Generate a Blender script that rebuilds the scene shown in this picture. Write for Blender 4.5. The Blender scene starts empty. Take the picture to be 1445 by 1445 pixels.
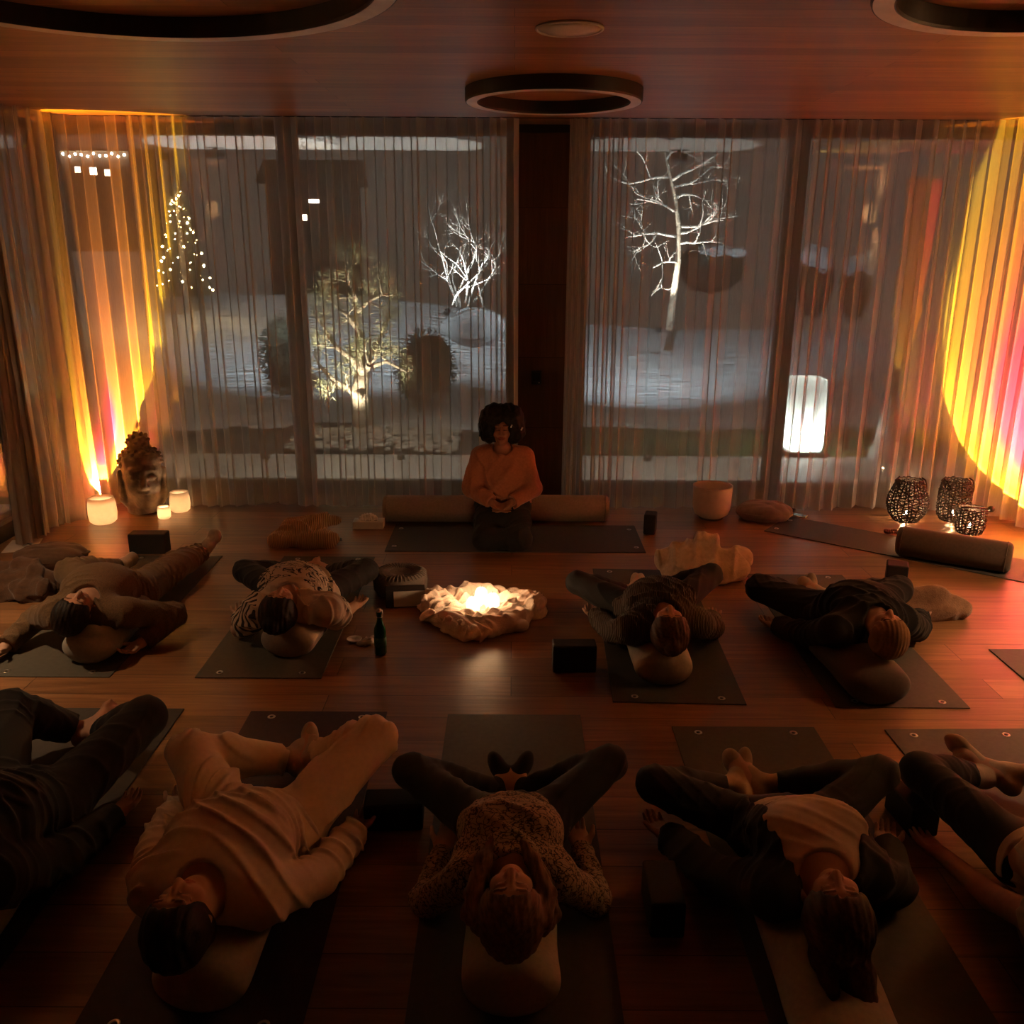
import bpy, math, random
import numpy as np
from mathutils import Vector, Matrix

SC = bpy.context.scene
COL = SC.collection
random.seed(7)
V3 = lambda *a: np.array(a, dtype=float)

def unit(v):
    v = np.asarray(v, float)
    return v / (np.linalg.norm(v) + 1e-12)

# ------------------------------------------------------------------ camera
F_PX, PITCH, CAM_H, ROLL = 1280.0, math.radians(16.4), 2.11, 0.0055
cam_data = bpy.data.cameras.new('camera')
cam_data.sensor_width = 36.0
cam_data.lens = 36.0 * F_PX / 1445.0
cam_data.clip_end = 400
cam = bpy.data.objects.new('camera', cam_data)
COL.objects.link(cam)
cam.matrix_world = (Matrix.Translation((0, 0, CAM_H)) @ Matrix.Rotation(math.pi / 2 - PITCH, 4, 'X')
                    @ Matrix.Rotation(ROLL, 4, 'Z'))
SC.camera = cam

def ray(px, py):
    u = (px - 722.5) / F_PX
    v = (py - 722.5) / F_PX
    u, v = u * math.cos(ROLL) + v * math.sin(ROLL), -u * math.sin(ROLL) + v * math.cos(ROLL)
    return V3(u, math.cos(PITCH) - v * math.sin(PITCH), -(math.sin(PITCH) + v * math.cos(PITCH)))

def A(px, py, z=0.0):
    """measured place: where the sight line meets the level z"""
    d = ray(px, py)
    return V3(0, 0, CAM_H) + d * ((z - CAM_H) / d[2])

def D(px, py, y):
    """measured place: where the sight line meets the depth y"""
    d = ray(px, py)
    return V3(0, 0, CAM_H) + d * (y / d[1])

# ------------------------------------------------------------------ object helpers
def tag(o, label=None, cat=None, group=None, kind=None):
    if label: o['label'] = label
    if cat: o['category'] = cat
    if group: o['group'] = group
    if kind: o['kind'] = kind
    return o

def empty(name, loc, label=None, cat=None, group=None):
    o = bpy.data.objects.new(name, None)
    COL.objects.link(o)
    o.location = Vector([float(c) for c in loc])
    o.empty_display_size = 0.1
    return tag(o, label, cat, group)

def wloc(o):
    v = Vector(o.location)
    while o.parent:
        o = o.parent
        v += Vector(o.location)
    return v

def put_under(o, parent):
    o.parent = parent
    # children keep world coordinates in their meshes
    o.matrix_parent_inverse = Matrix.Translation(-wloc(parent)) if parent.type == 'EMPTY' else Matrix.Identity(4)

def obj(name, vf, mat, parent=None, smooth=True, mats=None, fmat=None, **kw):
    v, f = vf
    me = bpy.data.meshes.new(name)
    me.from_pydata([tuple(map(float, p)) for p in v], [], [tuple(map(int, q)) for q in f])
    me.update()
    for m in (mats or [mat]):
        me.materials.append(m)
    if fmat is not None:
        me.polygons.foreach_set('material_index', np.asarray(fmat, dtype=np.int32))
    if smooth:
        me.polygons.foreach_set('use_smooth', np.ones(len(me.polygons), dtype=bool))
    o = bpy.data.objects.new(name, me)
    COL.objects.link(o)
    if parent is not None:
        put_under(o, parent)
    return tag(o, **kw)

def join(*parts):
    vs, fs, n = [], [], 0
    for v, f in parts:
        vs.extend([tuple(p) for p in v])
        fs.extend([tuple(i + n for i in q) for q in f])
        n += len(v)
    return vs, fs

def rotz(a):
    c, s = math.cos(a), math.sin(a)
    return np.array([[c, -s, 0], [s, c, 0], [0, 0, 1.0]])

def box(c, d, a=0.0, bev=0.0, R=None):
    """box centre c, full dims d; bevelled edges when bev>0"""
    R = rotz(a) if R is None else R
    h = np.array(d, float) / 2
    if bev <= 0:
        v = [R @ (h * V3(x, y, z)) + c for x in (-1, 1) for y in (-1, 1) for z in (-1, 1)]
        f = [(0, 1, 3, 2), (4, 6, 7, 5), (0, 4, 5, 1), (2, 3, 7, 6), (0, 2, 6, 4), (1, 5, 7, 3)]
        return v, f
    import bmesh
    bm = bmesh.new()
    bmesh.ops.create_cube(bm, size=1.0)
    for q in bm.verts:
        q.co = Vector(h * 2 * np.array(q.co))
    bmesh.ops.bevel(bm, geom=list(bm.edges), offset=min(bev, min(h) * .95), segments=3, profile=.5, affect='EDGES')
    bm.verts.index_update()
    v = [R @ np.array(q.co) + c for q in bm.verts]
    f = [tuple(x.index for x in q.verts) for q in bm.faces]
    bm.free()
    return v, f

def lathe(prof, c=(0, 0, 0), n=48, close=False, Rm=None):
    """profile of (r, z) turned about z"""
    v, f = [], []
    Rm = np.eye(3) if Rm is None else Rm
    for r, z in prof:
        for k in range(n):
            a = 2 * math.pi * k / n
            v.append(Rm @ V3(r * math.cos(a), r * math.sin(a), z) + np.asarray(c, float))
    m = len(prof)
    for i in range(m - 1 + (1 if close else 0)):
        i2 = (i + 1) % m
        for k in range(n):
            k2 = (k + 1) % n
            f.append((i * n + k, i * n + k2, i2 * n + k2, i2 * n + k))
    if not close:
        if prof[0][0] > 1e-5: f.append(tuple(range(n))[::-1])
        if prof[-1][0] > 1e-5: f.append(tuple((m - 1) * n + k for k in range(n)))
    return v, f

def tube(path, r, n=8, closed=False):
    path = [np.asarray(p, float) for p in path]
    m = len(path)
    rs = r if hasattr(r, '__len__') else [r] * m
    v, f = [], []
    up = V3(0.13, 0.21, 0.97)
    for i, p in enumerate(path):
        a = path[(i - 1) % m] if (closed or i > 0) else p
        b = path[(i + 1) % m] if (closed or i < m - 1) else p
        t = unit(b - a)
        s = np.cross(t, up)
        if np.linalg.norm(s) < .05: s = np.cross(t, V3(1, 0, 0))
        s = unit(s)
        q = np.cross(s, t)
        for k in range(n):
            an = 2 * math.pi * k / n
            v.append(p + rs[i] * (math.cos(an) * s + math.sin(an) * q))
    for i in range(m if closed else m - 1):
        j = (i + 1) % m
        for k in range(n):
            k2 = (k + 1) % n
            f.append((i * n + k, j * n + k, j * n + k2, i * n + k2))
    if not closed:
        f.append(tuple(range(n)))
        f.append(tuple((m - 1) * n + k for k in range(n))[::-1])
    return v, f

def prism(poly, z0, z1):
    n = len(poly)
    v = [V3(p[0], p[1], z0) for p in poly] + [V3(p[0], p[1], z1) for p in poly]
    f = [tuple(range(n))[::-1], tuple(range(n, 2 * n))]
    for i in range(n):
        j = (i + 1) % n
        f.append((i, j, n + j, n + i))
    return v, f

def sphere(c, r, n=16, m=10, sc=(1, 1, 1)):
    prof = [(max(1e-6, r * math.sin(math.pi * i / m)), -r * math.cos(math.pi * i / m)) for i in range(m + 1)]
    v, f = lathe(prof, (0, 0, 0), n)
    return [p * np.array(sc) + np.asarray(c, float) for p in v], f

# ------------------------------------------------------------------ materials
class NT:
    def __init__(s, tree):
        s.t = tree
    def n(s, typ, **kw):
        nd = s.t.nodes.new(typ)
        for k, val in kw.items():
            if k.startswith('_'):
                setattr(nd, k[1:], val)
            else:
                key = int(k[1:]) if (k[0] == 'i' and k[1:].isdigit()) else k.replace('__', ' ')
                sock = nd.inputs[key]
                if hasattr(val, 'is_output') or isinstance(val, bpy.types.NodeSocket):
                    s.t.links.new(val, sock)
                else:
                    sock.default_value = val
        return nd

def c4(c): return (c[0], c[1], c[2], 1.0)

def ramp(nt, fac, stops):
    r = nt.n('ShaderNodeValToRGB')
    nt.t.links.new(fac, r.inputs[0])
    e = r.color_ramp.elements
    e[0].position, e[0].color = stops[0][0], c4(stops[0][1])
    e[1].position, e[1].color = stops[-1][0], c4(stops[-1][1])
    for p, c in stops[1:-1]:
        x = e.new(p); x.color = c4(c)
    return r.outputs[0]

MATS = {}
def new_mat(name):
    m = bpy.data.materials.new(name)
    m.use_nodes = True
    m.node_tree.nodes.clear()
    return m, NT(m.node_tree)

def principled(name, c1, c2=None, scale=8.0, rough=.7, bump=0.0, bscale=60.0, metal=0.0, stretch=(1, 1, 1),
               sheen=0.0, pattern='noise', spec=.5, attr=None, bdist=.01, detail=4.0):
    m, nt = new_mat(name)
    out = nt.n('ShaderNodeOutputMaterial')
    p = nt.n('ShaderNodeBsdfPrincipled', Roughness=rough, Metallic=metal)
    p.inputs['Specular IOR Level'].default_value = spec
    if sheen:
        p.inputs['Sheen Weight'].default_value = sheen
        p.inputs['Sheen Roughness'].default_value = .5
    tc = nt.n('ShaderNodeTexCoord')
    mp = nt.n('ShaderNodeMapping', Vector=tc.outputs['Object'], Scale=stretch)
    c2 = c2 or tuple(x * .82 for x in c1)
    if pattern == 'noise':
        fac = nt.n('ShaderNodeTexNoise', Vector=mp.outputs[0], Scale=scale, Detail=detail).outputs[0]
        col = ramp(nt, fac, [(.35, c2), (.65, c1)])
    elif pattern == 'wave':
        w = nt.n('ShaderNodeTexWave', Vector=mp.outputs[0], Scale=scale, Distortion=2.5, Detail=2.0)
        fac = w.outputs['Fac']
        col = ramp(nt, fac, [(.2, c2), (.8, c1)])
    elif pattern == 'vein':
        no = nt.n('ShaderNodeTexNoise', Vector=mp.outputs[0], Scale=scale * .7, Detail=2.0)
        mx = nt.n('ShaderNodeMixRGB', Fac=.12, Color1=mp.outputs[0], Color2=no.outputs['Color'])
        vo = nt.n('ShaderNodeTexVoronoi', Vector=mx.outputs[0], Scale=scale, _feature='DISTANCE_TO_EDGE')
        fac = vo.outputs['Distance']
        col = ramp(nt, fac, [(.03, c2), (.11, c1)])
    if attr:
        at = nt.n('ShaderNodeAttribute', _attribute_name=attr)
        mul = nt.n('ShaderNodeMixRGB', _blend_type='MULTIPLY', Fac=1.0, Color1=at.outputs['Color'], Color2=col)
        col = mul.outputs[0]
    nt.t.links.new(col, p.inputs['Base Color'])
    if bump:
        bn = nt.n('ShaderNodeTexNoise', Vector=mp.outputs[0], Scale=bscale, Detail=3.0)
        hsrc = bn.outputs[0]
        if pattern == 'wave': hsrc = fac
        b = nt.n('ShaderNodeBump', Strength=bump, Distance=bdist, Height=hsrc)
        nt.t.links.new(b.outputs[0], p.inputs['Normal'])
    nt.t.links.new(p.outputs[0], out.inputs[0])
    MATS[name] = m
    return m

def emission(name, color, strength):
    m, nt = new_mat(name)
    out = nt.n('ShaderNodeOutputMaterial')
    e = nt.n('ShaderNodeEmission', Color=c4(color), Strength=strength)
    nt.t.links.new(e.outputs[0], out.inputs[0])
    return m

def wood(name, dark, light, plank=(2.2, .19), rough=.35, bump=.15, gap=.004, rot=0.0):
    """long boards running along x"""
    m, nt = new_mat(name)
    out = nt.n('ShaderNodeOutputMaterial')
    p = nt.n('ShaderNodeBsdfPrincipled')
    tc = nt.n('ShaderNodeTexCoord')
    mp = nt.n('ShaderNodeMapping', Vector=tc.outputs['Object'], Rotation=(0, rot, 0))
    br = nt.n('ShaderNodeTexBrick', Vector=mp.outputs[0], Scale=1.0, Color1=(0, 0, 0, 1), Color2=(1, 1, 1, 1),
              Mortar=(.5, .5, .5, 1))
    br.inputs['Mortar Size'].default_value = gap * .5
    br.inputs['Brick Width'].default_value = plank[0]
    br.inputs['Row Height'].default_value = plank[1]
    br.offset = .37
    off = nt.n('ShaderNodeVectorMath', _operation='SCALE')
    nt.t.links.new(br.outputs['Color'], off.inputs[0]); off.inputs['Scale'].default_value = 7.3
    add = nt.n('ShaderNodeVectorMath', _operation='ADD')
    nt.t.links.new(mp.outputs[0], add.inputs[0]); nt.t.links.new(off.outputs[0], add.inputs[1])
    st = nt.n('ShaderNodeMapping', Vector=add.outputs[0], Scale=(.9, 14, 14))
    g1 = nt.n('ShaderNodeTexNoise', Vector=st.outputs[0], Scale=2.2, Detail=7.0, Roughness=.62, Distortion=.6)
    col = ramp(nt, g1.outputs[0], [(.25, dark), (.72, light)])
    tint = nt.n('ShaderNodeHueSaturation', Saturation=1.0, Color=col)
    mr = nt.n('ShaderNodeMapRange', Value=br.outputs['Color'])
    mr.inputs['To Min'].default_value = .72; mr.inputs['To Max'].default_value = 1.22
    nt.t.links.new(mr.outputs[0], tint.inputs['Value'])
    mo = nt.n('ShaderNodeMixRGB', Fac=br.outputs['Fac'], Color1=tint.outputs[0], Color2=c4(tuple(x * .35 for x in dark)))
    nt.t.links.new(mo.outputs[0], p.inputs['Base Color'])
    rr = nt.n('ShaderNodeMapRange', Value=g1.outputs[0])
    rr.inputs['To Min'].default_value = rough - .07; rr.inputs['To Max'].default_value = rough + .12
    nt.t.links.new(rr.outputs[0], p.inputs['Roughness'])
    inv = nt.n('ShaderNodeMath', _operation='SUBTRACT', i0=g1.outputs[0], i1=br.outputs['Fac'])
    b = nt.n('ShaderNodeBump', Strength=bump, Distance=.004, Height=inv.outputs[0])
    nt.t.links.new(b.outputs[0], p.inputs['Normal'])
    nt.t.links.new(p.outputs[0], out.inputs[0])
    return m

def sheer(name, color, o_face, o_edge, dif=.5):
    """woven voile: lets light through, denser where the cloth is seen along its surface"""
    m, nt = new_mat(name)
    out = nt.n('ShaderNodeOutputMaterial')
    tr = nt.n('ShaderNodeBsdfTransparent', Color=(1, 1, 1, 1))
    tc = nt.n('ShaderNodeTexCoord')
    mp = nt.n('ShaderNodeMapping', Vector=tc.outputs['Object'], Scale=(220, 220, 12))
    no = nt.n('ShaderNodeTexNoise', Vector=mp.outputs[0], Scale=1.0, Detail=2.0)
    col = ramp(nt, no.outputs[0], [(.3, tuple(x * .88 for x in color)), (.7, color)])
    df = nt.n('ShaderNodeBsdfDiffuse', Color=col)
    tl = nt.n('ShaderNodeBsdfTranslucent', Color=col)
    mx = nt.n('ShaderNodeMixShader', Fac=1 - dif)
    nt.t.links.new(df.outputs[0], mx.inputs[1]); nt.t.links.new(tl.outputs[0], mx.inputs[2])
    lw = nt.n('ShaderNodeLayerWeight', Blend=.5)
    pw = nt.n('ShaderNodeMath', _operation='POWER', i0=lw.outputs['Facing'], i1=2.2)
    mr = nt.n('ShaderNodeMapRange', Value=pw.outputs[0])
    mr.inputs['To Min'].default_value = o_face; mr.inputs['To Max'].default_value = o_edge
    ms = nt.n('ShaderNodeMixShader', Fac=mr.outputs[0])
    nt.t.links.new(tr.outputs[0], ms.inputs[1]); nt.t.links.new(mx.outputs[0], ms.inputs[2])
    nt.t.links.new(ms.outputs[0], out.inputs[0])
    return m

def glass_thin(name, tint=(1, 1, 1), refl=1.0, rough=.0):
    m, nt = new_mat(name)
    out = nt.n('ShaderNodeOutputMaterial')
    tr = nt.n('ShaderNodeBsdfTransparent', Color=c4(tint))
    gl = nt.n('ShaderNodeBsdfGlossy', Color=(1, 1, 1, 1), Roughness=rough)
    fr = nt.n('ShaderNodeFresnel', IOR=1.5)
    k = nt.n('ShaderNodeMath', _operation='MULTIPLY', i0=fr.outputs[0], i1=refl)
    ms = nt.n('ShaderNodeMixShader', Fac=k.outputs[0])
    nt.t.links.new(tr.outputs[0], ms.inputs[1]); nt.t.links.new(gl.outputs[0], ms.inputs[2])
    nt.t.links.new(ms.outputs[0], out.inputs[0])
    return m

def translucent(name, color, tl=.6, rough=.5):
    m, nt = new_mat(name)
    out = nt.n('ShaderNodeOutputMaterial')
    tc = nt.n('ShaderNodeTexCoord')
    no = nt.n('ShaderNodeTexNoise', Vector=tc.outputs['Object'], Scale=25.0, Detail=3.0)
    col = ramp(nt, no.outputs[0], [(.3, tuple(x * .92 for x in color)), (.7, color)])
    df = nt.n('ShaderNodeBsdfPrincipled', Roughness=rough)
    nt.t.links.new(col, df.inputs['Base Color'])
    t = nt.n('ShaderNodeBsdfTranslucent', Color=col)
    ms = nt.n('ShaderNodeMixShader', Fac=tl)
    nt.t.links.new(df.outputs[0], ms.inputs[1]); nt.t.links.new(t.outputs[0], ms.inputs[2])
    nt.t.links.new(ms.outputs[0], out.inputs[0])
    return m

# ------------------------------------------------------------------ implicit surfaces
def nets(d, lo, res):
    """surface nets on a dense grid"""
    s = d < 0
    nx, ny, nz = d.shape
    cnt = np.zeros((nx - 1, ny - 1, nz - 1), np.int8)
    for i in (0, 1):
        for j in (0, 1):
            for k in (0, 1):
                cnt += s[i:nx - 1 + i, j:ny - 1 + j, k:nz - 1 + k]
    act = (cnt > 0) & (cnt < 8)
    I, J, K = np.nonzero(act)
    idx = -np.ones(act.shape, np.int64)
    idx[I, J, K] = np.arange(len(I))
    acc = np.zeros((len(I), 3)); n = np.zeros(len(I))
    C = [(i, j, k) for i in (0, 1) for j in (0, 1) for k in (0, 1)]
    val = {c: d[I + c[0], J + c[1], K + c[2]] for c in C}
    for c in C:
        for ax in range(3):
            if c[ax] == 0:
                e = list(c); e[ax] = 1; e = tuple(e)
                a, b = val[c], val[e]
                m = (a < 0) != (b < 0)
                t = np.where(m, a / np.where(m, a - b, 1), 0)
                p = np.tile(np.array(c, float), (len(I), 1)); p[:, ax] += t
                acc[m] += p[m]; n[m] += 1
    v = (np.stack([I, J, K], 1) + acc / n[:, None]) * res + lo
    F = []
    for ax in range(3):
        o = [(1, 2), (2, 0), (0, 1)][ax]
        sl0 = [slice(None)] * 3; sl1 = [slice(None)] * 3
        sl0[ax] = slice(0, -1); sl1[ax] = slice(1, None)
        a = s[tuple(sl0)]; b = s[tuple(sl1)]
        for flip in (0, 1):
            m = (a & ~b) if not flip else (~a & b)
            P = np.stack(np.nonzero(m), 1)
            ok = (P[:, o[0]] > 0) & (P[:, o[1]] > 0) & (P[:, o[0]] < d.shape[o[0]] - 1) & (P[:, o[1]] < d.shape[o[1]] - 1)
            P = P[ok]
            q = []
            for du, dv in ((1, 1), (0, 1), (0, 0), (1, 0)):
                t = P.copy(); t[:, o[0]] -= du; t[:, o[1]] -= dv
                q.append(idx[t[:, 0], t[:, 1], t[:, 2]])
            q = np.stack(q, 1)
            F.append(q[:, ::-1] if flip else q)
    return v, np.concatenate(F)

class SDF:
    def __init__(s, res): s.p = []; s.res = res; s.dispf = None
    def _add(s, fn, lo, hi, k, op): s.p.append((fn, np.asarray(lo, float), np.asarray(hi, float), k, op)); return s
    def cone(s, a, b, r1, r2, k=.02, flat=None, op='u', capa=False, capb=False):
        a = np.asarray(a, float); b = np.asarray(b, float)
        rm = max(r1, r2)
        def fn(P):
            q = P - a; w = b - a
            if flat is not None:
                ax, sc = flat
                q = q + np.outer(q @ ax, ax) * (1 / sc - 1); w = w + ax * (w @ ax) * (1 / sc - 1)
            L2 = w @ w + 1e-12
            tt = (q @ w) / L2
            t = np.clip(tt, 0, 1)
            d = np.linalg.norm(q - t[:, None] * w, axis=1) - (r1 + (r2 - r1) * t)
            if flat is not None: d = d * min(1, flat[1]) if flat[1] < 1 else d
            L = math.sqrt(L2)
            if capb: d = np.maximum(d, (tt - 1) * L)
            if capa: d = np.maximum(d, -tt * L)
            return d
        e = rm * (max(1, flat[1]) if flat is not None else 1)
        return s._add(fn, np.minimum(a, b) - e, np.maximum(a, b) + e, k, op)
    def ell(s, c, axes, radii, k=.02, op='u'):
        c = np.asarray(c, float); M = np.stack([np.asarray(x, float) for x in axes]); r = np.asarray(radii, float)
        def fn(P):
            q = (P - c) @ M.T
            k0 = np.linalg.norm(q / r, axis=1); k1 = np.linalg.norm(q / (r * r), axis=1) + 1e-9
            return k0 * (k0 - 1) / k1
        e = np.sqrt(((M * r[:, None]) ** 2).sum(0))
        return s._add(fn, c - e, c + e, k, op)
    def plane(s, pt, n, lo, hi, k=.004):
        """cut away everything on the +n side (inside the box lo..hi)"""
        pt = np.asarray(pt, float); n = unit(n)
        return s._add(lambda P: -((P - pt) @ n), lo, hi, k, 's')
    def disp(s, fn): s.dispf = fn; return s
    def build(s):
        u = [p for p in s.p if p[4] == 'u']
        pad = .03 + s.res * 2
        lo = np.min([p[1] for p in u], 0) - pad; hi = np.max([p[2] for p in u], 0) + pad
        n = np.ceil((hi - lo) / s.res).astype(int) + 1
        d = np.full(tuple(n), 1.0, np.float32)
        def sub(l, h):
            i0 = np.clip(np.floor((l - lo) / s.res).astype(int), 0, n - 1); i1 = np.clip(np.ceil((h - lo) / s.res).astype(int) + 1, 1, n)
            return i0, i1
        def pts(i0, i1):
            g = np.meshgrid(*[np.arange(i0[a], i1[a]) * s.res + lo[a] for a in range(3)], indexing='ij')
            return np.stack([x.ravel() for x in g], 1)
        for fn, l, h, k, op in s.p:
            e = max(k, 2.5 * s.res) + (.0 if op == 's' else .012)
            i0, i1 = sub(l - e, h + e)
            if np.any(i1 <= i0): continue
            sl = tuple(slice(i0[a], i1[a]) for a in range(3))
            cur = d[sl]
            nd = fn(pts(i0, i1)).reshape(cur.shape)
            if op == 'u':
                hh = np.clip(.5 + .5 * (cur - nd) / k, 0, 1)
                d[sl] = np.where(cur > .9, nd, cur + (nd - cur) * hh - k * hh * (1 - hh))
            else:
                hh = np.clip(.5 - .5 * (cur + nd) / k, 0, 1)
                d[sl] = cur + (-nd - cur) * hh + k * hh * (1 - hh)
        if s.dispf is not None:
            near = np.nonzero(np.abs(d) < .04)
            P = np.stack(near, 1) * s.res + lo
            d[near] += s.dispf(P)
        return nets(d, lo, s.res)

def folds(seed, freq, amp, n=5, direction=None, ridged=False, spread=1.0):
    rng = np.random.RandomState(seed)
    dirs = []
    for i in range(n):
        v = rng.normal(size=3)
        if direction is not None: v = np.asarray(direction) + v * .35 * spread
        dirs.append((unit(v) * freq * rng.uniform(.6, 1.5), unit(rng.normal(size=3)) * freq * rng.uniform(.3, .7), rng.uniform(0, 6.28, 2)))
    def fn(P):
        s = np.zeros(len(P))
        for a, b, ph in dirs:
            w = np.sin(P @ a + ph[0] + 1.7 * np.sin(P @ b + ph[1]))
            s += (1 - 2 * np.abs(w)) if ridged else w
        return amp * s / math.sqrt(n)
    return fn

def cloth_folds(seed, freq, amp, n=4, direction=None, spread=1.0, width=.75):
    """narrow raised creases, as in loose cloth"""
    rng = np.random.RandomState(seed)
    D_ = []
    for i in range(n):
        v = rng.normal(size=3)
        if direction is not None: v = np.asarray(direction) + v * .4 * spread
        D_.append((unit(v) * freq * rng.uniform(.7, 1.4), unit(rng.normal(size=3)) * freq * rng.uniform(.25, .5), unit(rng.normal(size=3)) * freq * .35, rng.uniform(0, 6.28, 3)))
    def fn(P):
        s = np.zeros(len(P))
        for a, b, c, ph in D_:
            w = np.abs(np.sin(P @ a + ph[0] + .9 * np.sin(P @ b + ph[1])))
            m = np.clip(np.sin(P @ c + ph[2]) + .35, 0, 1)
            t = np.clip(1 - w / width, 0, 1); s += m * m * (3 - 2 * m) * t * t * (3 - 2 * t)
        return -amp * s
    return fn
# ================================================================== MATERIALS
m_floor = wood('oak floor', (.15, .070, .028), (.34, .175, .078), plank=(2.4, .21), rough=.34, bump=.35)
m_ceil = wood('ceiling boards', (.24, .10, .038), (.52, .25, .11), plank=(3.1, .15), rough=.36, bump=.3, gap=.003)
m_panel = wood('column veneer', (.10, .04, .016), (.18, .08, .034), plank=(.6, 5), rough=.5, bump=.1, rot=math.pi / 2)
m_frame = principled('window bronze', (.035, .028, .024), rough=.45)
m_wall = principled('dim plaster wall', (.22, .15, .10), rough=.9, bump=.05)
m_sheer = sheer('voile', (.88, .83, .76), .45, .96)
m_drape = sheer('dense drape', (.50, .41, .33), .88, 1.0, dif=.8)
m_glass = glass_thin('window glass', (.94, .95, .94), .8)
m_black = principled('black lacquer', (.012, .011, .011), rough=.5)
m_diffuser = principled('opal diffuser', (.90, .86, .83), rough=.4)
m_white = principled('white plastic', (.85, .81, .78), rough=.5)
m_mat = principled('mat charcoal rubber', (.060, .060, .056), (.05, .05, .047), scale=40, rough=.62, bump=.25, bscale=400, bdist=.002)
m_mat2 = principled('mat olive rubber', (.085, .078, .062), (.07, .066, .052), scale=40, rough=.65, bump=.25, bscale=400, bdist=.002)
m_mat3 = principled('mat aubergine rubber', (.055, .036, .045), (.045, .03, .037), scale=40, rough=.68, bump=.25, bscale=400, bdist=.002)
m_metal = principled('eyelet steel', (.75, .72, .68), rough=.3, metal=1.0)
m_block = principled('black foam block', (.022, .020, .019), (.016, .015, .014), scale=120, rough=.75, bump=.2, bscale=200)
m_candle = emission('glowing wax', (1.0, .74, .44), .62)
m_flame = emission('candle flame', (1.0, .68, .36), 60.0)
m_opal = translucent('frosted glass bowl', (.86, .78, .66), .6)
m_quartz = translucent('frosted quartz', (.80, .70, .62), .25)
m_wicker = principled('dark wicker', (.045, .026, .017), (.025, .015, .01), scale=60, rough=.7, bump=.3, bscale=120)
m_stone = principled('weathered stone', (.30, .23, .165), (.11, .08, .055), scale=9, rough=.95, bump=.7, bscale=70, bdist=.006, detail=8)
m_boltan = principled('bolster taupe cloth', (.34, .27, .21), (.29, .23, .18), scale=60, rough=.9, bump=.2, bscale=300, bdist=.002, sheen=.2)
m_bolgrey = principled('bolster grey cloth', (.40, .37, .33), (.34, .32, .29), scale=60, rough=.9, bump=.2, bscale=300, bdist=.002, sheen=.2)
m_boldark = principled('bolster dark cloth', (.085, .062, .045), (.07, .05, .037), scale=60, rough=.9, bump=.2, bscale=300, bdist=.002, sheen=.25)
m_cushbrown = principled('cushion brown cloth', (.12, .072, .042), (.095, .056, .033), scale=30, rough=.9, bump=.25, bscale=200, sheen=.2)
m_cushgrey = principled('cushion grey cloth', (.15, .12, .105), (.12, .098, .085), scale=30, rough=.9, bump=.25, bscale=200, sheen=.2)
m_knit = principled('camel rib knit', (.62, .39, .19), (.40, .235, .105), scale=24, rough=.95, pattern='wave', bump=.8, bdist=.01, stretch=(1, .35, .35), sheen=.4)
m_fleece = principled('cream fleece', (.74, .56, .40), (.62, .46, .31), scale=40, rough=.95, bump=.5, bscale=160, sheen=.4)
m_tanblanket = principled('brown fleece', (.30, .16, .085), (.22, .115, .06), scale=40, rough=.95, bump=.5, bscale=160, sheen=.4)
m_shawl = principled('pale rose shawl', (.84, .70, .61), (.74, .59, .50), scale=30, rough=.9, bump=.4, bscale=150, sheen=.3)
m_greenglass = principled('green bottle glass', (.012, .10, .04), (.01, .075, .03), rough=.12)
m_paper = principled('tissue paper', (.80, .74, .68), rough=.8)
m_card = principled('tissue box card', (.60, .54, .48), rough=.6)
m_leafw = principled('white block foam', (.56, .54, .52), rough=.8)

# ================================================================== ROOM
RZ, YB, XL, XR = 3.02, 7.75, -3.72, 4.42      # ceiling height, glass line, side walls
Y0 = -1.6
obj('floor', box(V3((XL + XR) / 2 - .1, (Y0 + YB) / 2, -.05), (XR - XL + .6, YB - Y0 + .1, .1)), m_floor, smooth=False, kind='structure')
obj('ceiling', box(V3((XL + XR) / 2 - .1, (Y0 + YB) / 2, RZ + .05), (XR - XL + .6, YB - Y0 + .1, .1)), m_ceil, smooth=False, kind='structure')
obj('wall_rear', box(V3((XL + XR) / 2, Y0 - .05, RZ / 2), (XR - XL + .6, .1, RZ)), m_wall, smooth=False, kind='structure')
obj('wall_right', box(V3(XR + .06, (Y0 + YB) / 2 - .4, RZ / 2), (.1, YB - Y0 - .8, RZ)), m_wall, smooth=False, kind='structure')
obj('wall_left', box(V3(XL - .06, (Y0 + 5.55) / 2, RZ / 2), (.14, 5.55 - Y0, RZ)), m_panel, smooth=False, kind='structure')
# wooden column between the two glazed bays
obj('wall_front', box(V3(.275, YB + .06, RZ / 2), (.52, .2, RZ)), m_panel, smooth=False, kind='structure')

def window(n, x0, x1, y, axis='x', z1=2.95):
    w = .075
    L = x1 - x0
    fr = []
    def B(u, z, du, dz):
        if axis == 'x': return box(V3(u, y, z), (du, .09, dz))
        return box(V3(y, u, z), (.09, du, dz))
    fr += [B(x0 + w / 2, z1 / 2, w, z1), B(x1 - w / 2, z1 / 2, w, z1), B((x0 + x1) / 2, .06, L - 2 * w, .12), B((x0 + x1) / 2, 2.968, L - 2 * w, .07)]
    o = obj('window_%d' % n, join(*fr), m_frame, smooth=False, kind='structure')
    if axis == 'x': g = box(V3((x0 + x1) / 2, y, 3.05 / 2), (L - 2 * w, .008, 2.81))
    else: g = box(V3(y, (x0 + x1) / 2, 3.05 / 2), (.008, L - 2 * w, 2.81))
    obj('pane', g, m_glass, o, smooth=False)
    return o
window(1, XL, -1.80, YB)
window(2, -1.80, .015, YB)
window(3, .535, 2.27, YB)
window(4, 2.27, XR, YB)
window(5, 5.55, 6.72, XL - .05, 'y')
window(6, 6.72, YB - .06, XL - .05, 'y')
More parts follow.
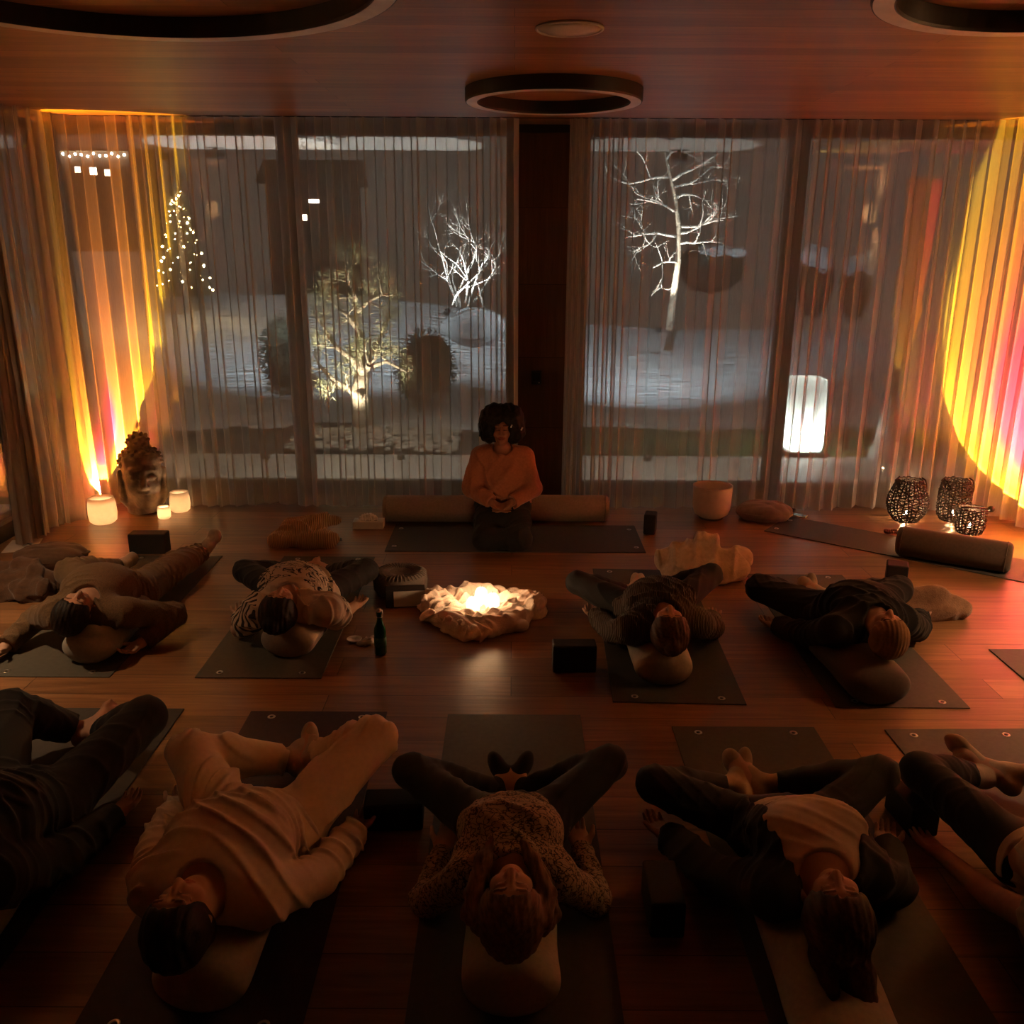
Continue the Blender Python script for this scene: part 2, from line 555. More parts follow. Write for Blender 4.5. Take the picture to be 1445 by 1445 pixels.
obj('trim_1', box(V3((XL + XR) / 2, YB, 2.99), (XR - XL + .1, .12, .06)), m_frame, smooth=False, kind='structure')
# curtain track recessed along the glass
obj('trim_2', box(V3((XL + XR) / 2, 7.30, 3.0175), (XR - XL - .2, .02, .005)), m_frame, smooth=False, kind='structure')

# ------------------------------------------------------------------ curtains
def curtain(name, path, mat, period, amp, seed, label, cat='curtain', group=None, z0=.012, z1=3.016, flare=1.25, per=14, gather=None):
    """path: polyline of (x, y); cloth folds to and fro across it"""
    rng = np.random.RandomState(seed)
    P = np.array(path, float)
    seg = np.linalg.norm(np.diff(P, axis=0), axis=1); S = np.concatenate([[0], np.cumsum(seg)])
    L = S[-1]
    # irregular fold widths
    edges = [0.0]
    while edges[-1] < L:
        k = period if gather is None else period * gather(edges[-1] / L)
        edges.append(edges[-1] + k * rng.uniform(.6, 1.5))
    edges = np.array(edges) * L / edges[-1]
    amps = amp * rng.uniform(.55, 1.35, len(edges)); ph = rng.uniform(-.8, .8, len(edges)); lean = rng.uniform(-.5, .5, len(edges))
    zs = np.array([z1, z1 - .12, 2.4, 1.8, 1.2, .7, .35, .12, z0])
    v, f = [], []
    us = []
    for i in range(len(edges) - 1):
        for k in range(per): us.append((i, k / per))
    us.append((len(edges) - 2, 1.0))
    fine = rng.uniform(0, 6.28, 4)
    for zi, z in enumerate(zs):
        h = 1 - z / z1
        grow = .75 + (flare - .75) * h
        for i, t in us:
            s0 = edges[i] + t * (edges[i + 1] - edges[i])
            x = np.interp(s0, S, P[:, 0]); y = np.interp(s0, S, P[:, 1])
            e = .01
            dx = np.interp(min(s0 + e, L), S, P[:, 0]) - np.interp(max(s0 - e, 0), S, P[:, 0])
            dy = np.interp(min(s0 + e, L), S, P[:, 1]) - np.interp(max(s0 - e, 0), S, P[:, 1])
            l = math.hypot(dx, dy) + 1e-9; dx /= l; dy /= l
            a = amps[i] * (1 - t) + amps[i + 1] * t
            w = math.sin(2 * math.pi * t + .0) + .28 * math.sin(4 * math.pi * t + ph[i] * h * 2)
            off = a * grow * w
            along = .018 * math.sin(2 * math.pi * t * 2 + ph[i]) + (.02 * h * h * lean[i] * math.sin(math.pi * t)) + .012 * h * math.sin(3 * s0 + fine[0])
            off += .012 * h * math.sin(7 * s0 + fine[1] + 2 * z)
            zz = z + (.012 * math.sin(5 * s0 + fine[2]) + .006 * math.sin(11 * s0) if zi == len(zs) - 1 else 0)
            zz = max(zz, .006)
            v.append(V3(x + dx * along - dy * off, y + dy * along + dx * off, zz))
    n = len(us)
    for r in range(len(zs) - 1):
        for i in range(n - 1):
            f.append((r * n + i, r * n + i + 1, (r + 1) * n + i + 1, (r + 1) * n + i))
    return tag(obj(name, (v, f), mat), label, cat, group)

arc = [(3.45 + .55 * math.sin(a), 6.72 + .55 * math.cos(a)) for a in np.linspace(0, math.pi / 2, 9)]
curtain('sheer_curtain', [(-3.42, 6.75), (-3.42, 7.12), (-3.36, 7.24), (-3.22, 7.29), (-1.72, 7.30), (-.30, 7.30), (.03, 7.32)], m_sheer, .135, .042, 3,
        'long sheer curtain left of the wooden column, lit orange at its corner end', group='sheer curtains along the glass',
        gather=lambda u: .55 if u > .93 else 1.0)
curtain('sheer_curtain', [(.42, 7.30), (1.9, 7.29)] + arc + [(4.06, 6.3), (4.22, 5.2)], m_sheer, .135, .042, 11,
        'long sheer curtain right of the wooden column, lit pink and yellow at its right end', group='sheer curtains along the glass',
        gather=lambda u: .5 if u < .06 else 1.0)
curtain('sheer_curtain', [(-3.52, 6.38), (-3.52, 6.85), (-3.57, 7.02)], m_sheer, .12, .045, 5,
        'short grey sheer curtain panel on the left wall beside the frosted bowl candle', group='sheer curtains along the glass')
curtain('drape', [(-3.52, 6.20), (-3.50, 6.42)], m_drape, .07, .05, 8, 'dark heavy drape bunched at the left window edge')

# ------------------------------------------------------------------ ring lamps and speaker on the ceiling
def ring_lamp(cx, cy, R, w, label, h=.08):
    t = empty('ring_lamp', (cx, cy, RZ), label, 'ceiling lamp', 'ring lamps on the ceiling')
    b = RZ - h
    obj('housing', lathe([(R + w, RZ), (R + w, b + .012), (R + w - .004, b + .002), (R + w - .008, b + .002), (R + w - .008, b + .014), (R - w + .008, b + .014), (R - w + .008, b + .002),
        (R - w + .004, b + .002), (R - w, b + .012), (R - w, RZ)], (cx, cy, 0), 96, close=True), m_black, t, smooth=False)
    obj('diffuser', lathe([(R + w - .009, b + .013), (R + w - .009, b + .001), (R - w + .009, b + .001), (R - w + .009, b + .013)], (cx, cy, 0), 96, close=True), m_diffuser, t, smooth=False)
    return t
ring_lamp(.24, 6.02, .50, .04, 'small black ring ceiling lamp above the wooden column, seen whole')
ring_lamp(-1.38, 3.31, .965, .045, 'large black ring ceiling lamp at the top left of the photo')
ring_lamp(1.97, 3.40, .69, .045, 'black ring ceiling lamp cut off at the top right corner')
t = empty('ceiling_speaker', (.24, 4.39, RZ), 'round flat pale speaker set into the wooden ceiling', 'speaker')
obj('bezel', lathe([(.15, RZ - .001), (.15, RZ - .008), (.143, RZ - .012), (.138, RZ - .008), (.138, RZ - .001)], (.24, 4.39, 0), 64, close=True), m_white, t)
obj('grille', lathe([(.1375, RZ - .006), (.06, RZ - .009), (1e-5, RZ - .009)], (.24, 4.39, 0), 64), principled('speaker grille', (.80, .74, .70), (.66, .60, .56), scale=300, rough=.6), t)
p = D(757, 533, YB - .06)
t = empty('thermostat', p, 'small black thermostat panel on the wooden column', 'thermostat')
obj('housing', box(p + V3(0, .008, 0), (.085, .016, .118), bev=.006), m_black, t)
obj('screen', box(p + V3(0, -.001, .008), (.062, .003, .07)), principled('dark screen', (.03, .028, .028), rough=.15), t, smooth=False)
obj('button', lathe([(.006, 0), (.006, .003), (1e-5, .004)], (p[0] + .022, p[1] - .0005, p[2] - .042), 16, Rm=np.array([[1, 0, 0], [0, 0, -1.], [0, 1, 0]])), m_white, t)

# ================================================================== LIGHT
SC.view_settings.view_transform = 'Standard'
SC.view_settings.look = 'None'
SC.view_settings.exposure = 2.2
SC.view_settings.gamma = 1.0
SC.view_settings.use_curve_mapping = False
SC.cycles.use_denoising = True
SC.cycles.max_bounces = 9
SC.cycles.diffuse_bounces = 4
SC.cycles.glossy_bounces = 3
SC.cycles.transparent_max_bounces = 24
SC.cycles.sample_clamp_indirect = 4.0
SC.cycles.caustics_reflective = False
SC.cycles.caustics_refractive = False
w = bpy.data.worlds.new('night sky')
SC.world = w
w.use_nodes = True
w.node_tree.nodes.clear()
nt = NT(w.node_tree)
out = nt.n('ShaderNodeOutputWorld')
bg = nt.n('ShaderNodeBackground', Color=(.95, .78, .63, 1), Strength=.017)
nt.t.links.new(bg.outputs[0], out.inputs[0])

def point(name, loc, watts, color, r=.02, parent=None):
    l = bpy.data.lights.new(name, 'POINT'); l.energy = watts; l.color = color; l.shadow_soft_size = r
    o = bpy.data.objects.new(name, l); COL.objects.link(o); o.location = Vector([float(c) for c in loc])
    if parent is not None:
        o.parent = parent; o.matrix_parent_inverse = Matrix.Translation(-wloc(parent))
    return o

def spot(name, loc, target, watts, color, angle, blend=.2, r=.03, parent=None, sunset=False, core=.32):
    l = bpy.data.lights.new(name, 'SPOT'); l.energy = watts; l.color = color; l.shadow_soft_size = r
    l.spot_size = math.radians(angle); l.spot_blend = blend
    o = bpy.data.objects.new(name, l); COL.objects.link(o)
    d = Vector([float(c) for c in (np.asarray(target, float) - np.asarray(loc, float))])
    o.rotation_mode = 'QUATERNION'
    o.rotation_quaternion = d.to_track_quat('-Z', 'Y')
    o.location = Vector([float(c) for c in loc])
    if parent is not None:
        o.parent = parent; o.matrix_parent_inverse = Matrix.Translation(-wloc(parent))
    if sunset:      # coloured lens of a sunset projector: pink core, orange field, yellow rim
        l.use_nodes = True
        n2 = NT(l.node_tree)
        em = [q for q in l.node_tree.nodes if q.type == 'EMISSION'][0]
        tc = n2.n('ShaderNodeTexCoord')
        sp = n2.n('ShaderNodeSeparateXYZ', Vector=tc.outputs['Normal'])
        ab = n2.n('ShaderNodeMath', _operation='ABSOLUTE', i0=sp.outputs['Z'])
        ac = n2.n('ShaderNodeMath', _operation='ARCCOSINE', i0=ab.outputs[0])
        dv = n2.n('ShaderNodeMath', _operation='DIVIDE', i0=ac.outputs[0], i1=math.radians(angle) / 2)
        col = ramp(n2, dv.outputs[0], [(0, (1, .03, .13)), (core, (1, .06, .08)), (core + .13, (1, .21, .035)), (.82, (1, .30, .03)), (.90, (1.0, .40, .02)), (.95, (1.2, .58, .02)), (1, (1.3, .75, .05))])
        l.node_tree.links.new(col, em.inputs['Color'])
    return o

def projector(c, aim, label, watts, angle, core=.32):
    c = np.asarray(c, float)
    t = empty('sunset_projector', (c[0], c[1], 0), label, 'lamp')
    d = unit(np.asarray(aim) - c)
    obj('base', lathe([(.055, .0), (.057, .006), (.055, .012), (1e-5, .014)], (c[0], c[1], 0), 32), m_black, t)
    obj('stem', tube([V3(c[0], c[1], .012), V3(c[0], c[1], c[2] - .02)], .007, 10), m_black, t)
    R = Vector([float(q) for q in d]).to_track_quat('Z', 'Y').to_matrix(); R = np.array(R)
    hd = obj('lamp_head', lathe([(1e-5, -.045), (.024, -.043), (.027, -.036), (.027, .0), (.022, .0), (.020, -.012), (1e-5, -.013)], c, 32, Rm=R), m_black, t)
    obj('lens', lathe([(.0198, -.010), (.012, -.006), (1e-5, -.005)], c, 24, Rm=R), emission('sunset lens', (1, .7, .3), 4.0), hd)
    spot('projector_light', c + d * .012, c + d, watts, (1, 1, 1), angle, .03, .006, t, True, core)
    return t
_c = V3(-3.35, 7.05, .10)
PROJ_L = projector(_c, _c + V3(.02, .42, .907), "small black sunset projector lamp behind the largest frosted bowl candle", 420, 52)
_c = V3(3.70, 6.03, .12)
PROJ_R = projector(_c, _c + V3(.462, .64, .615), "small black sunset projector lamp beside the wicker lanterns at the right wall", 350, 75, .62)

def added_fill_lamp(x, y, z, sx, watts, label):  # unseen lamps added on the side walls as warm room fill
    t = empty('added_fill_lamp', V3(x, y, z), label, 'wall lamp', 'wall sconces')
    obj('backplate', box(V3(x, y, z), (.02, .12, .22), bev=.004), m_black, t)
    obj('shade', lathe([(.07, -.11), (.075, -.09), (.075, .09), (.07, .11), (.066, .11), (.071, .09), (.071, -.09), (.066, -.11)], (x + sx * .09, y, z), 32, close=True), m_opal, t)
    obj('arm', tube([V3(x, y, z - .06), V3(x + sx * .09, y, z - .06)], .006, 8), m_black, t)
    point('fill_lamp_light', V3(x + sx * .09, y, z), watts, (1, .63, .33), .05, t)
added_fill_lamp(XL + .03, 4.1, 2.5, 1, 62, 'dim opal wall sconce on the left wall, beyond the photo')
added_fill_lamp(XR - .01, 3.9, 2.5, -1, 250, 'dim opal wall sconce on the right wall, beyond the photo')
# ================================================================== GARDEN OUTSIDE
m_pave = principled('terrace slabs', (.30, .28, .25), (.22, .20, .18), scale=5, rough=.55, bump=.2, bscale=90)
m_snow = principled('snow', (.80, .83, .86), (.62, .66, .72), scale=1.6, rough=.8, bump=1.0, bscale=3.2, bdist=.22, stretch=(.45, 2.4, 1))
m_grass = principled('winter grass', (.13, .20, .05), (.07, .11, .03), scale=12, rough=.9)
m_soil = principled('dark soil', (.05, .04, .03), (.03, .025, .02), scale=8, rough=.95, bump=.4, bscale=30)
m_gravel = principled('pale gravel', (.46, .42, .36), (.20, .18, .15), scale=14, rough=.9)
m_bark = principled('pale bark', (.52, .44, .34), (.24, .19, .14), scale=14, rough=.95, bump=.8, bscale=40)
m_twig = principled('frosted twigs', (.62, .58, .52), (.40, .36, .32), scale=20, rough=.9)
m_needle = principled('pine needles', (.44, .42, .26), (.26, .28, .14), scale=6, rough=.8)
m_dark = principled('dark evergreen', (.045, .05, .03), (.02, .025, .016), scale=10, rough=.9)
m_soffit = principled('white soffit', (.78, .78, .76), rough=.8)
m_rock = principled('garden rock', (.45, .42, .40), (.25, .23, .21), scale=6, rough=.95, bump=.6, bscale=20)
m_canvas = principled('parasol cover canvas', (.66, .58, .52), rough=.9, bump=.2, bscale=60)

obj('trim_3', prism([(-9, 7.80), (9, 7.80), (9, 9.36), (-9, 9.36)], -.14, -.02), m_pave, smooth=False, kind='structure')
obj('trim_4', box(V3(0, 8.72, 3.05), (14, 1.72, .10)), m_soffit, smooth=False, kind='structure')

def nz(x, y, s=0):
    return (math.sin(1.3 * x + .7 * y + s) + math.sin(-.9 * x + 1.9 * y + 2.1 * s) + .6 * math.sin(2.7 * x + 2.2 * y + s * 3) + .4 * math.sin(5.1 * x - 3.3 * y + s)) / 3
def ground(x, y):
    tz = min(1, max(0, (y - 10.9) / 11.0))
    k = 1 / (1 + math.exp(-(x + 1.0) / 1.2))
    ridge = 1.05 * (1 - k) + .26 * k
    h = ridge * (tz ** 1.15)
    if y > 22: h -= .12 * (y - 22)
    return -.05 + h + .05 * nz(x * 1.4, y * 1.4, 1) * min(1, max(0, (y - 10.5)))+ .02 * nz(x * 4, y * 4, 2) * min(1, max(0, y - 10.5))
v, f = [], []
xs = np.linspace(-16, 16, 129); ys = np.concatenate([np.linspace(9.3, 14, 36), np.linspace(14.3, 26, 40), np.linspace(27, 60, 8)])
for y in ys:
    for x in xs: v.append(V3(x, y, ground(x, y)))
n = len(xs)
for j in range(len(ys) - 1):
    for i in range(n - 1): f.append((j * n + i, j * n + i + 1, (j + 1) * n + i + 1, (j + 1) * n + i))
fy = np.repeat([(ys[j] + ys[j + 1]) / 2 for j in range(len(ys) - 1)], n - 1); fx = np.tile((xs[:-1] + xs[1:]) / 2, len(ys) - 1)
edge = 11.0 + .15 * np.sin(fx * 2.1) + .1 * np.sin(fx * 5)
obj('floor_1', (v, f), m_snow, mats=[m_snow, m_soil], fmat=np.where(fy > edge, 0, 1), kind='structure')

# grass strip and gravel bed
rng = np.random.RandomState(4)
v, f = [], []
for i in range(9000):
    x = rng.uniform(.55, 5.2); y = 9.40 + 1.5 * rng.rand() ** 1.3
    h = rng.uniform(.03, .09); a = rng.uniform(0, 3.14); wd = .006
    l = rng.normal(size=2) * .025
    b = len(v)
    v += [V3(x - wd * math.cos(a), y - wd * math.sin(a), -.05), V3(x + wd * math.cos(a), y + wd * math.sin(a), -.05), V3(x + l[0], y + l[1], h - .05)]
    f.append((b, b + 1, b + 2))
tag(obj('grass', (v, f), m_grass, smooth=False), 'strip of short green grass between the terrace slabs and the snow', 'grass', kind='stuff')
parts = []
for i in range(900):
    x = rng.uniform(-2.45, -.62); y = rng.uniform(9.42, 10.55)
    r = rng.uniform(.02, .05)
    parts.append(sphere(V3(x, y, -.04 + rng.uniform(0, .05) + .05 * math.exp(-((x + 1.6) / .8) ** 2)), r, 6, 4, (rng.uniform(.8, 1.6), 1, rng.uniform(.5, .9))))
tag(obj('gravel', join(*parts), m_gravel), 'bed of pale gravel around the foot of the floodlit pine', 'gravel', kind='stuff')

# ------------------------------------------------------------------ trees
def limb(p, d, L, r, depth, rng, out, tips, bend=.35, kids=(2, 4), shrink=.66, rise=.15):
    pts, rs = [p], [r]
    n = 5
    q = p.copy(); dd = unit(d)
    for i in range(n):
        dd = unit(dd + rng.normal(size=3) * bend * .4 + V3(0, 0, rise * .3))
        q = q + dd * L / n
        pts.append(q.copy()); rs.append(r * (1 - .6 * (i + 1) / n))
    out.append(tube(pts, rs, 6 if r > .01 else 4))
    tips.append((pts[-1], dd)); tips.append((pts[3], dd))
    if depth <= 0: return
    for k in range(rng.randint(*kids)):
        t = rng.randint(2, n + 1)
        side = unit(np.cross(dd, rng.normal(size=3)))
        limb(pts[t], dd * .6 + side * .8, L * shrink * rng.uniform(.7, 1.15), rs[t] * .75, depth - 1, rng, out, tips, bend, kids, shrink, rise)

def needles(tips, rng, per, L, spread, wd=.004):
    v, f = [], []
    for p, d in tips:
        for k in range(per):
            c = p + rng.normal(size=3) * spread
            q = unit(unit(c - p) * .8 + d * .4 + rng.normal(size=3) * .5 + V3(0, 0, .3)) * L * rng.uniform(.6, 1.2)
            s = unit(np.cross(q, rng.normal(size=3))) * wd
            b = len(v)
            v += [c - s, c + s, c + q]; f.append((b, b + 1, b + 2))
    return v, f

# floodlit pine
rng = np.random.RandomState(12)
pb = A(513, 607); pb[2] = -.04
pine = empty('pine_tree', pb, 'floodlit pine with pale trunk growing from the gravel bed', 'tree')
Yp = pb[1]
tr, tips = [], []
tr.append(tube([pb, D(512, 585, Yp), D(507, 555, Yp), D(512, 525, Yp)], [.15, .12, .105, .085], 10))
for path, r in (([(508, 560), (490, 548), (472, 538), (455, 520)], .045), ([(512, 530), (520, 515), (524, 500), (540, 470)], .045),
                ([(511, 525), (495, 505), (475, 490), (462, 470)], .04), ([(512, 525), (508, 500), (505, 465), (500, 420)], .05),
                ([(505, 465), (490, 445), (478, 435)], .03), ([(516, 520), (545, 510), (575, 525)], .03), ([(504, 440), (520, 425), (540, 415)], .03), ([(503, 425), (495, 400), (500, 380)], .025)):
    pts = [D(a, b, Yp + rng.uniform(-.25, .25)) for a, b in path]
    tr.append(tube(pts, np.linspace(r, r * .5, len(pts)), 7))
    for q, q2 in zip(pts[1:], pts[:-1]):
        for k in range(2): limb(q, unit(q - q2) * .5 + rng.normal(size=3) * .6, .26, r * .4, 1, rng, tr, tips, .5)
obj('trunk', join(*tr), m_bark, pine)
obj('foliage', needles(tips, rng, 17, .085, .035), m_needle, pine, smooth=False)

# bare tree on the snow to the right
rng = np.random.RandomState(21)
Yt = 16.5
bb = D(944, 462, Yt)
bt = empty('birch_tree', bb, 'tall bare tree with frosted branches lit from below on the snow', 'tree')
pts = [D(a, b, Yt) for a, b in ((944, 466), (950, 420), (957, 370), (958, 320), (953, 280), (945, 245), (938, 215))]
tr, tips = [tube(pts, [.075, .065, .055, .045, .036, .026, .012], 9)], []
for (a, b), (dx, dz) in (((957, 370), (-.7, -.1)), ((958, 345), (.8, .15)), ((958, 320), (.9, .25)), ((955, 300), (-.8, .2)), ((953, 280), (.9, .4)), ((948, 255), (.7, .5)), ((946, 250), (-.8, .2)),
                         ((956, 330), (.9, -.05)), ((940, 225), (.4, .6)), ((958, 335), (-.6, .3)), ((950, 265), (.9, .1))):
    limb(D(a, b, Yt), V3(dx, rng.uniform(-.4, .4), dz), rng.uniform(.6, 1.05), .024, 3, rng, tr, tips, .5, (2, 5), .62, .1)
obj('trunk', tr[0], m_bark, bt)
obj('branches', join(*tr[1:]), m_twig, bt)

# bare bush with a lamp at its foot
rng = np.random.RandomState(5)
Yq = 14.5
bq = D(652, 432, Yq)
bush = empty('bare_bush', bq, 'bare many-stemmed bush lit bright white beside the column curtain', 'bush')
tr, tips = [], []
for i in range(9):
    limb(bq + rng.normal(size=3) * V3(.12, .12, .02), V3(rng.uniform(-.35, .5), rng.uniform(-.3, .3), 1), rng.uniform(.7, 1.15), .018, 3, rng, tr, tips, .4, (2, 4), .66, .3)
obj('branches', join(*tr), m_twig, bush)

def shrub(name, c, r, label, seed, cap=False, mat=None, n=1500, L=.07, wd=.012):
    rng = np.random.RandomState(seed)
    c = np.asarray(c, float); r = np.asarray(r, float)
    t = empty(name, c - V3(0, 0, r[2]), label, 'shrub')
    v, f = [], []
    for i in range(n):
        d = unit(rng.normal(size=3)); p = c + d * r * rng.uniform(.75, 1.0)
        q = unit(d + rng.normal(size=3) * .7) * L; s = unit(np.cross(q, rng.normal(size=3))) * wd
        b = len(v); v += [p - s, p + s, p + q]; f.append((b, b + 1, b + 2))
    S = SDF(min(r) / 9)
    S.ell(c, np.eye(3), r * .86)
    S.disp(folds(seed, 2.6 / max(r), min(r) * .16))
    obj('foliage', join((v, f), S.build()), mat or m_dark, t, smooth=False)
    if cap:
        S = SDF(min(r) / 10)
        for k in range(6):
            q = c + V3(rng.uniform(-.7, .7) * r[0], -r[1] * .4, r[2] * rng.uniform(.35, .8))
            S.ell(q, np.eye(3), r * V3(.42, .5, .26) * rng.uniform(.7, 1.2), k=.05)
        S.disp(folds(seed + 1, 14, .02))
        obj('snow', S.build(), m_snow, t)
    return t
shrub('evergreen_shrub', D(600, 520, 12.4), (.42, .35, .55), 'dark rounded shrub behind the pine, nearer the column', 3)
shrub('evergreen_shrub', D(402, 500, 12.6), (.34, .3, .55), 'dark upright shrub on the snow left of the pine', 4)
shrub('snow_covered_shrub', D(1003, 378, 22), (.85, .6, .62), 'snow-capped shrub on the ridge behind the bare tree', 5, True)
shrub('snow_covered_shrub', D(1150, 400, 21), (.42, .4, .8), 'snow-capped shrub above the tall glowing lantern', 6, True)
shrub('snow_covered_shrub', D(1208, 405, 22), (.38, .4, .85), 'snow-capped shrub beside the covered parasol', 7, True)
for i, (px, py, r, lab) in enumerate(((668, 462, .36, 'large snow-topped rock below the bright bare bush'), (616, 560, .07, 'small white stone beside the dark rounded shrub'),
                                      (596, 556, .05, 'smallest white stone in front of the dark rounded shrub'), (672, 555, .10, 'white stone near the kneeling woman, behind the glass'))):
    y = 13.6 if i == 0 else 11.6
    c = D(px, py, y); c[2] = max(ground(c[0], y) + r * .5, c[2]) if i else c[2]
    S = SDF(r / 9); S.ell(c, np.eye(3), (r * 1.25, r, r * .72)); S.disp(folds(i + 40, 2.2 / r, r * .08, ridged=True))
    tag(obj('rock', S.build(), m_snow if i == 0 else m_rock), lab, 'rock', 'garden rocks')

# conifer wrapped in fairy lights
rng = np.random.RandomState(9)
Yc = 17.5
cb = D(262, 418, Yc)
ct = empty('conifer', cb, 'dark slim conifer strung with fairy lights on the snow at left', 'tree')
v, f = [], []
topz = D(262, 215, Yc)[2]
for i in range(2600):
    u = rng.rand() ** 1.5; z = cb[2] + (topz - cb[2]) * u; R = .42 * (1 - u) + .02
    a = rng.uniform(0, 6.28); p = V3(cb[0] + R * rng.uniform(.3, 1) * math.cos(a), Yc + R * rng.uniform(.3, 1) * math.sin(a), z)
    q = V3(math.cos(a), math.sin(a), .3) * .12; s = unit(np.cross(q, rng.normal(size=3))) * .014
    b = len(v); v += [p - s, p + s, p + q]; f.append((b, b + 1, b + 2))
obj('foliage', (v, f), m_dark, ct, smooth=False)
obj('trunk', tube([cb - V3(0, 0, .1), V3(cb[0], Yc, topz - .2)], [.05, .01], 7), m_bark, ct)
fl = empty('fairy_lights', cb, 'string of tiny golden fairy lights wound round the conifer', 'lights')
m_fairy = emission('fairy bulb', (1, .62, .22), 40)
cable = []
nb = 64
for i in range(nb):
    u = i / (nb - 1); z = cb[2] + .12 + (topz - cb[2] - .5) * u * .86; R = .46 * (1 - u) + .06
    a = i * .83
    p = V3(cb[0] + R * math.cos(a), Yc + R * math.sin(a), z + rng.normal() * .03)
    cable.append(p)
    obj('light_bulb', sphere(p, rng.choice([.011, .014, .022]), 8, 6), m_fairy, fl)
obj('cable', tube(cable, .004, 4), m_black, fl)

# far houses with lit windows
def house(c, d, label, wins, eave=0):
    t = empty('house', (c[0], c[1], 0), label, 'house')
    obj('wall', box(c, d), m_soil, t, smooth=False)
    x0, x1, yy = c[0] - d[0] / 2 - .3, c[0] + d[0] / 2 + .3, c[1]
    zt = c[2] + d[2] / 2
    rv = [V3(x0, yy - d[1] / 2 - .3, zt), V3(x1, yy - d[1] / 2 - .3, zt), V3(x1, yy + d[1] / 2 + .3, zt), V3(x0, yy + d[1] / 2 + .3, zt), V3(x0, yy, zt + .9), V3(x1, yy, zt + .9)]
    obj('roof', (rv, [(0, 1, 5, 4), (2, 3, 4, 5), (0, 4, 3), (1, 2, 5), (0, 3, 2, 1)]), m_dark, t, smooth=False)
    for (x, z, ww, wh, k) in wins:
        wp = V3(x, c[1] - d[1] / 2 - .03, z)
        fr = obj('window', box(wp + V3(0, .01, 0), (ww + .12, .05, wh + .12)), m_frame, t, smooth=False)
        obj('pane', box(wp - V3(0, .02, 0), (ww, .02, wh)), emission('lit window %s' % len(MATS), (1, .72, .5), k), fr, smooth=False); MATS[str(len(MATS))] = 1
    if eave:
        for i in range(eave):
            p = V3(c[0] - d[0] / 2 + d[0] * (i + .5) / eave, c[1] - d[1] / 2 - .12, zt - .12 + .05 * math.sin(i * 2.3))
            obj('light_bulb', sphere(p, .045, 8, 6), m_fairy2, t)
m_fairy2 = emission('cool eave bulb', (1, .78, .55), 22)
c = D(157, 240, 36)
house(c - V3(0, 0, 1.2), (2.6, 3, 3.4), 'far dark house with a row of lights under its eave', [(c[0], c[2] - .15, .25, .25, 2.5), (c[0] - .55, c[2] - .1, .2, .2, 1.5), (c[0] + .5, c[2] - .2, .2, .22, 1.5)], 12)
a, b = D(443, 284, 36), D(428, 307, 36)
house(V3((a[0] + b[0]) / 2, 37.2, 2.2), (3.2, 2.3, 4.2), 'far dark house with two small lit windows', [(a[0], a[2], .38, .12, 9), (b[0], b[2], .26, .2, 9)])

# tall glowing garden lantern
lb = A(1130, 637); lb[2] = -.02
gl = empty('garden_lantern', lb, 'tall square white lantern glowing on the terrace edge', 'lantern')
def sq(c, w, z, n=6, r=.05):
    o = []
    for k in range(4):
        for j in range(n):
            a = math.pi / 2 * (k + j / (n - 1)) + .10
            o.append(V3(c[0] + (w - r) * [1, -1, -1, 1][k] * 1.0 + r * math.cos(a), c[1] + (w - r) * [1, 1, -1, -1][k] + r * math.sin(a), z))
    return o
levels = [(.155, .05), (.175, .07), (.185, .12), (.180, .45), (.172, .70), (.168, .80), (.155, .815)]
v, f = [], []
for w_, z in levels: v += sq(lb, w_, z + lb[2])
n = len(sq(lb, .1, 0))
for i in range(len(levels) - 1):
    for k in range(n): f.append((i * n + k, i * n + (k + 1) % n, (i + 1) * n + (k + 1) % n, (i + 1) * n + k))
f.append(tuple((len(levels) - 1) * n + k for k in range(n))); f.append(tuple(range(n))[::-1])
obj('shade', (v, f), translucent('white lantern shell', (.92, .95, .93), .9), gl)
obj('base', box(lb + V3(0, 0, .025), (.40, .40, .05), bev=.01), m_frame, gl)
obj('bulb', sphere(lb + V3(0, 0, .16), .035, 16, 10), emission('lantern bulb', (.9, 1, .92), 14), gl)
point('lantern_light', lb + V3(0, -.02, .18), 7.5, (.93, 1.0, .92), .05, gl)

# covered parasol standing on the terrace
pb2 = A(1240, 646); pb2[2] = -.02
Yu = pb2[1]
cp = empty('covered_parasol', pb2, 'closed parasol under a long pale cover on the terrace at right', 'parasol')
S = SDF(.02)
q0, q1, q2, q3 = D(1248, 620, Yu), D(1266, 520, Yu), D(1290, 400, Yu), D(1316, 215, Yu)
X0 = q1[0]
S.cone(V3(X0, Yu, 1.0), V3(X0 + .02, Yu, 1.5), .09, .13, k=.05); S.cone(V3(X0 + .02, Yu, 1.5), V3(X0 + .04, Yu, 2.75), .13, .17, k=.05, capb=True)
S.disp(folds(3, 16, .012, direction=(1, .4, 0)))
obj('cover', S.build(), m_canvas, cp)
obj('pole', tube([V3(X0, Yu, -.02), V3(X0, Yu, 1.05)], .028, 12), m_frame, cp)
S = SDF(.015)
S.cone(V3(X0, Yu, .0), V3(X0, Yu, .32), .17, .12, k=.05); S.cone(V3(X0, Yu, .3), V3(X0, Yu, .62), .12, .04, k=.05)
S.plane((0, 0, -.02), (0, 0, -1), V3(X0 - .4, Yu - .4, -.4), V3(X0 + .4, Yu + .4, .1))
S.disp(folds(5, 14, .014, direction=(1, .3, 0)))
obj('base_cover', S.build(), m_canvas, cp)

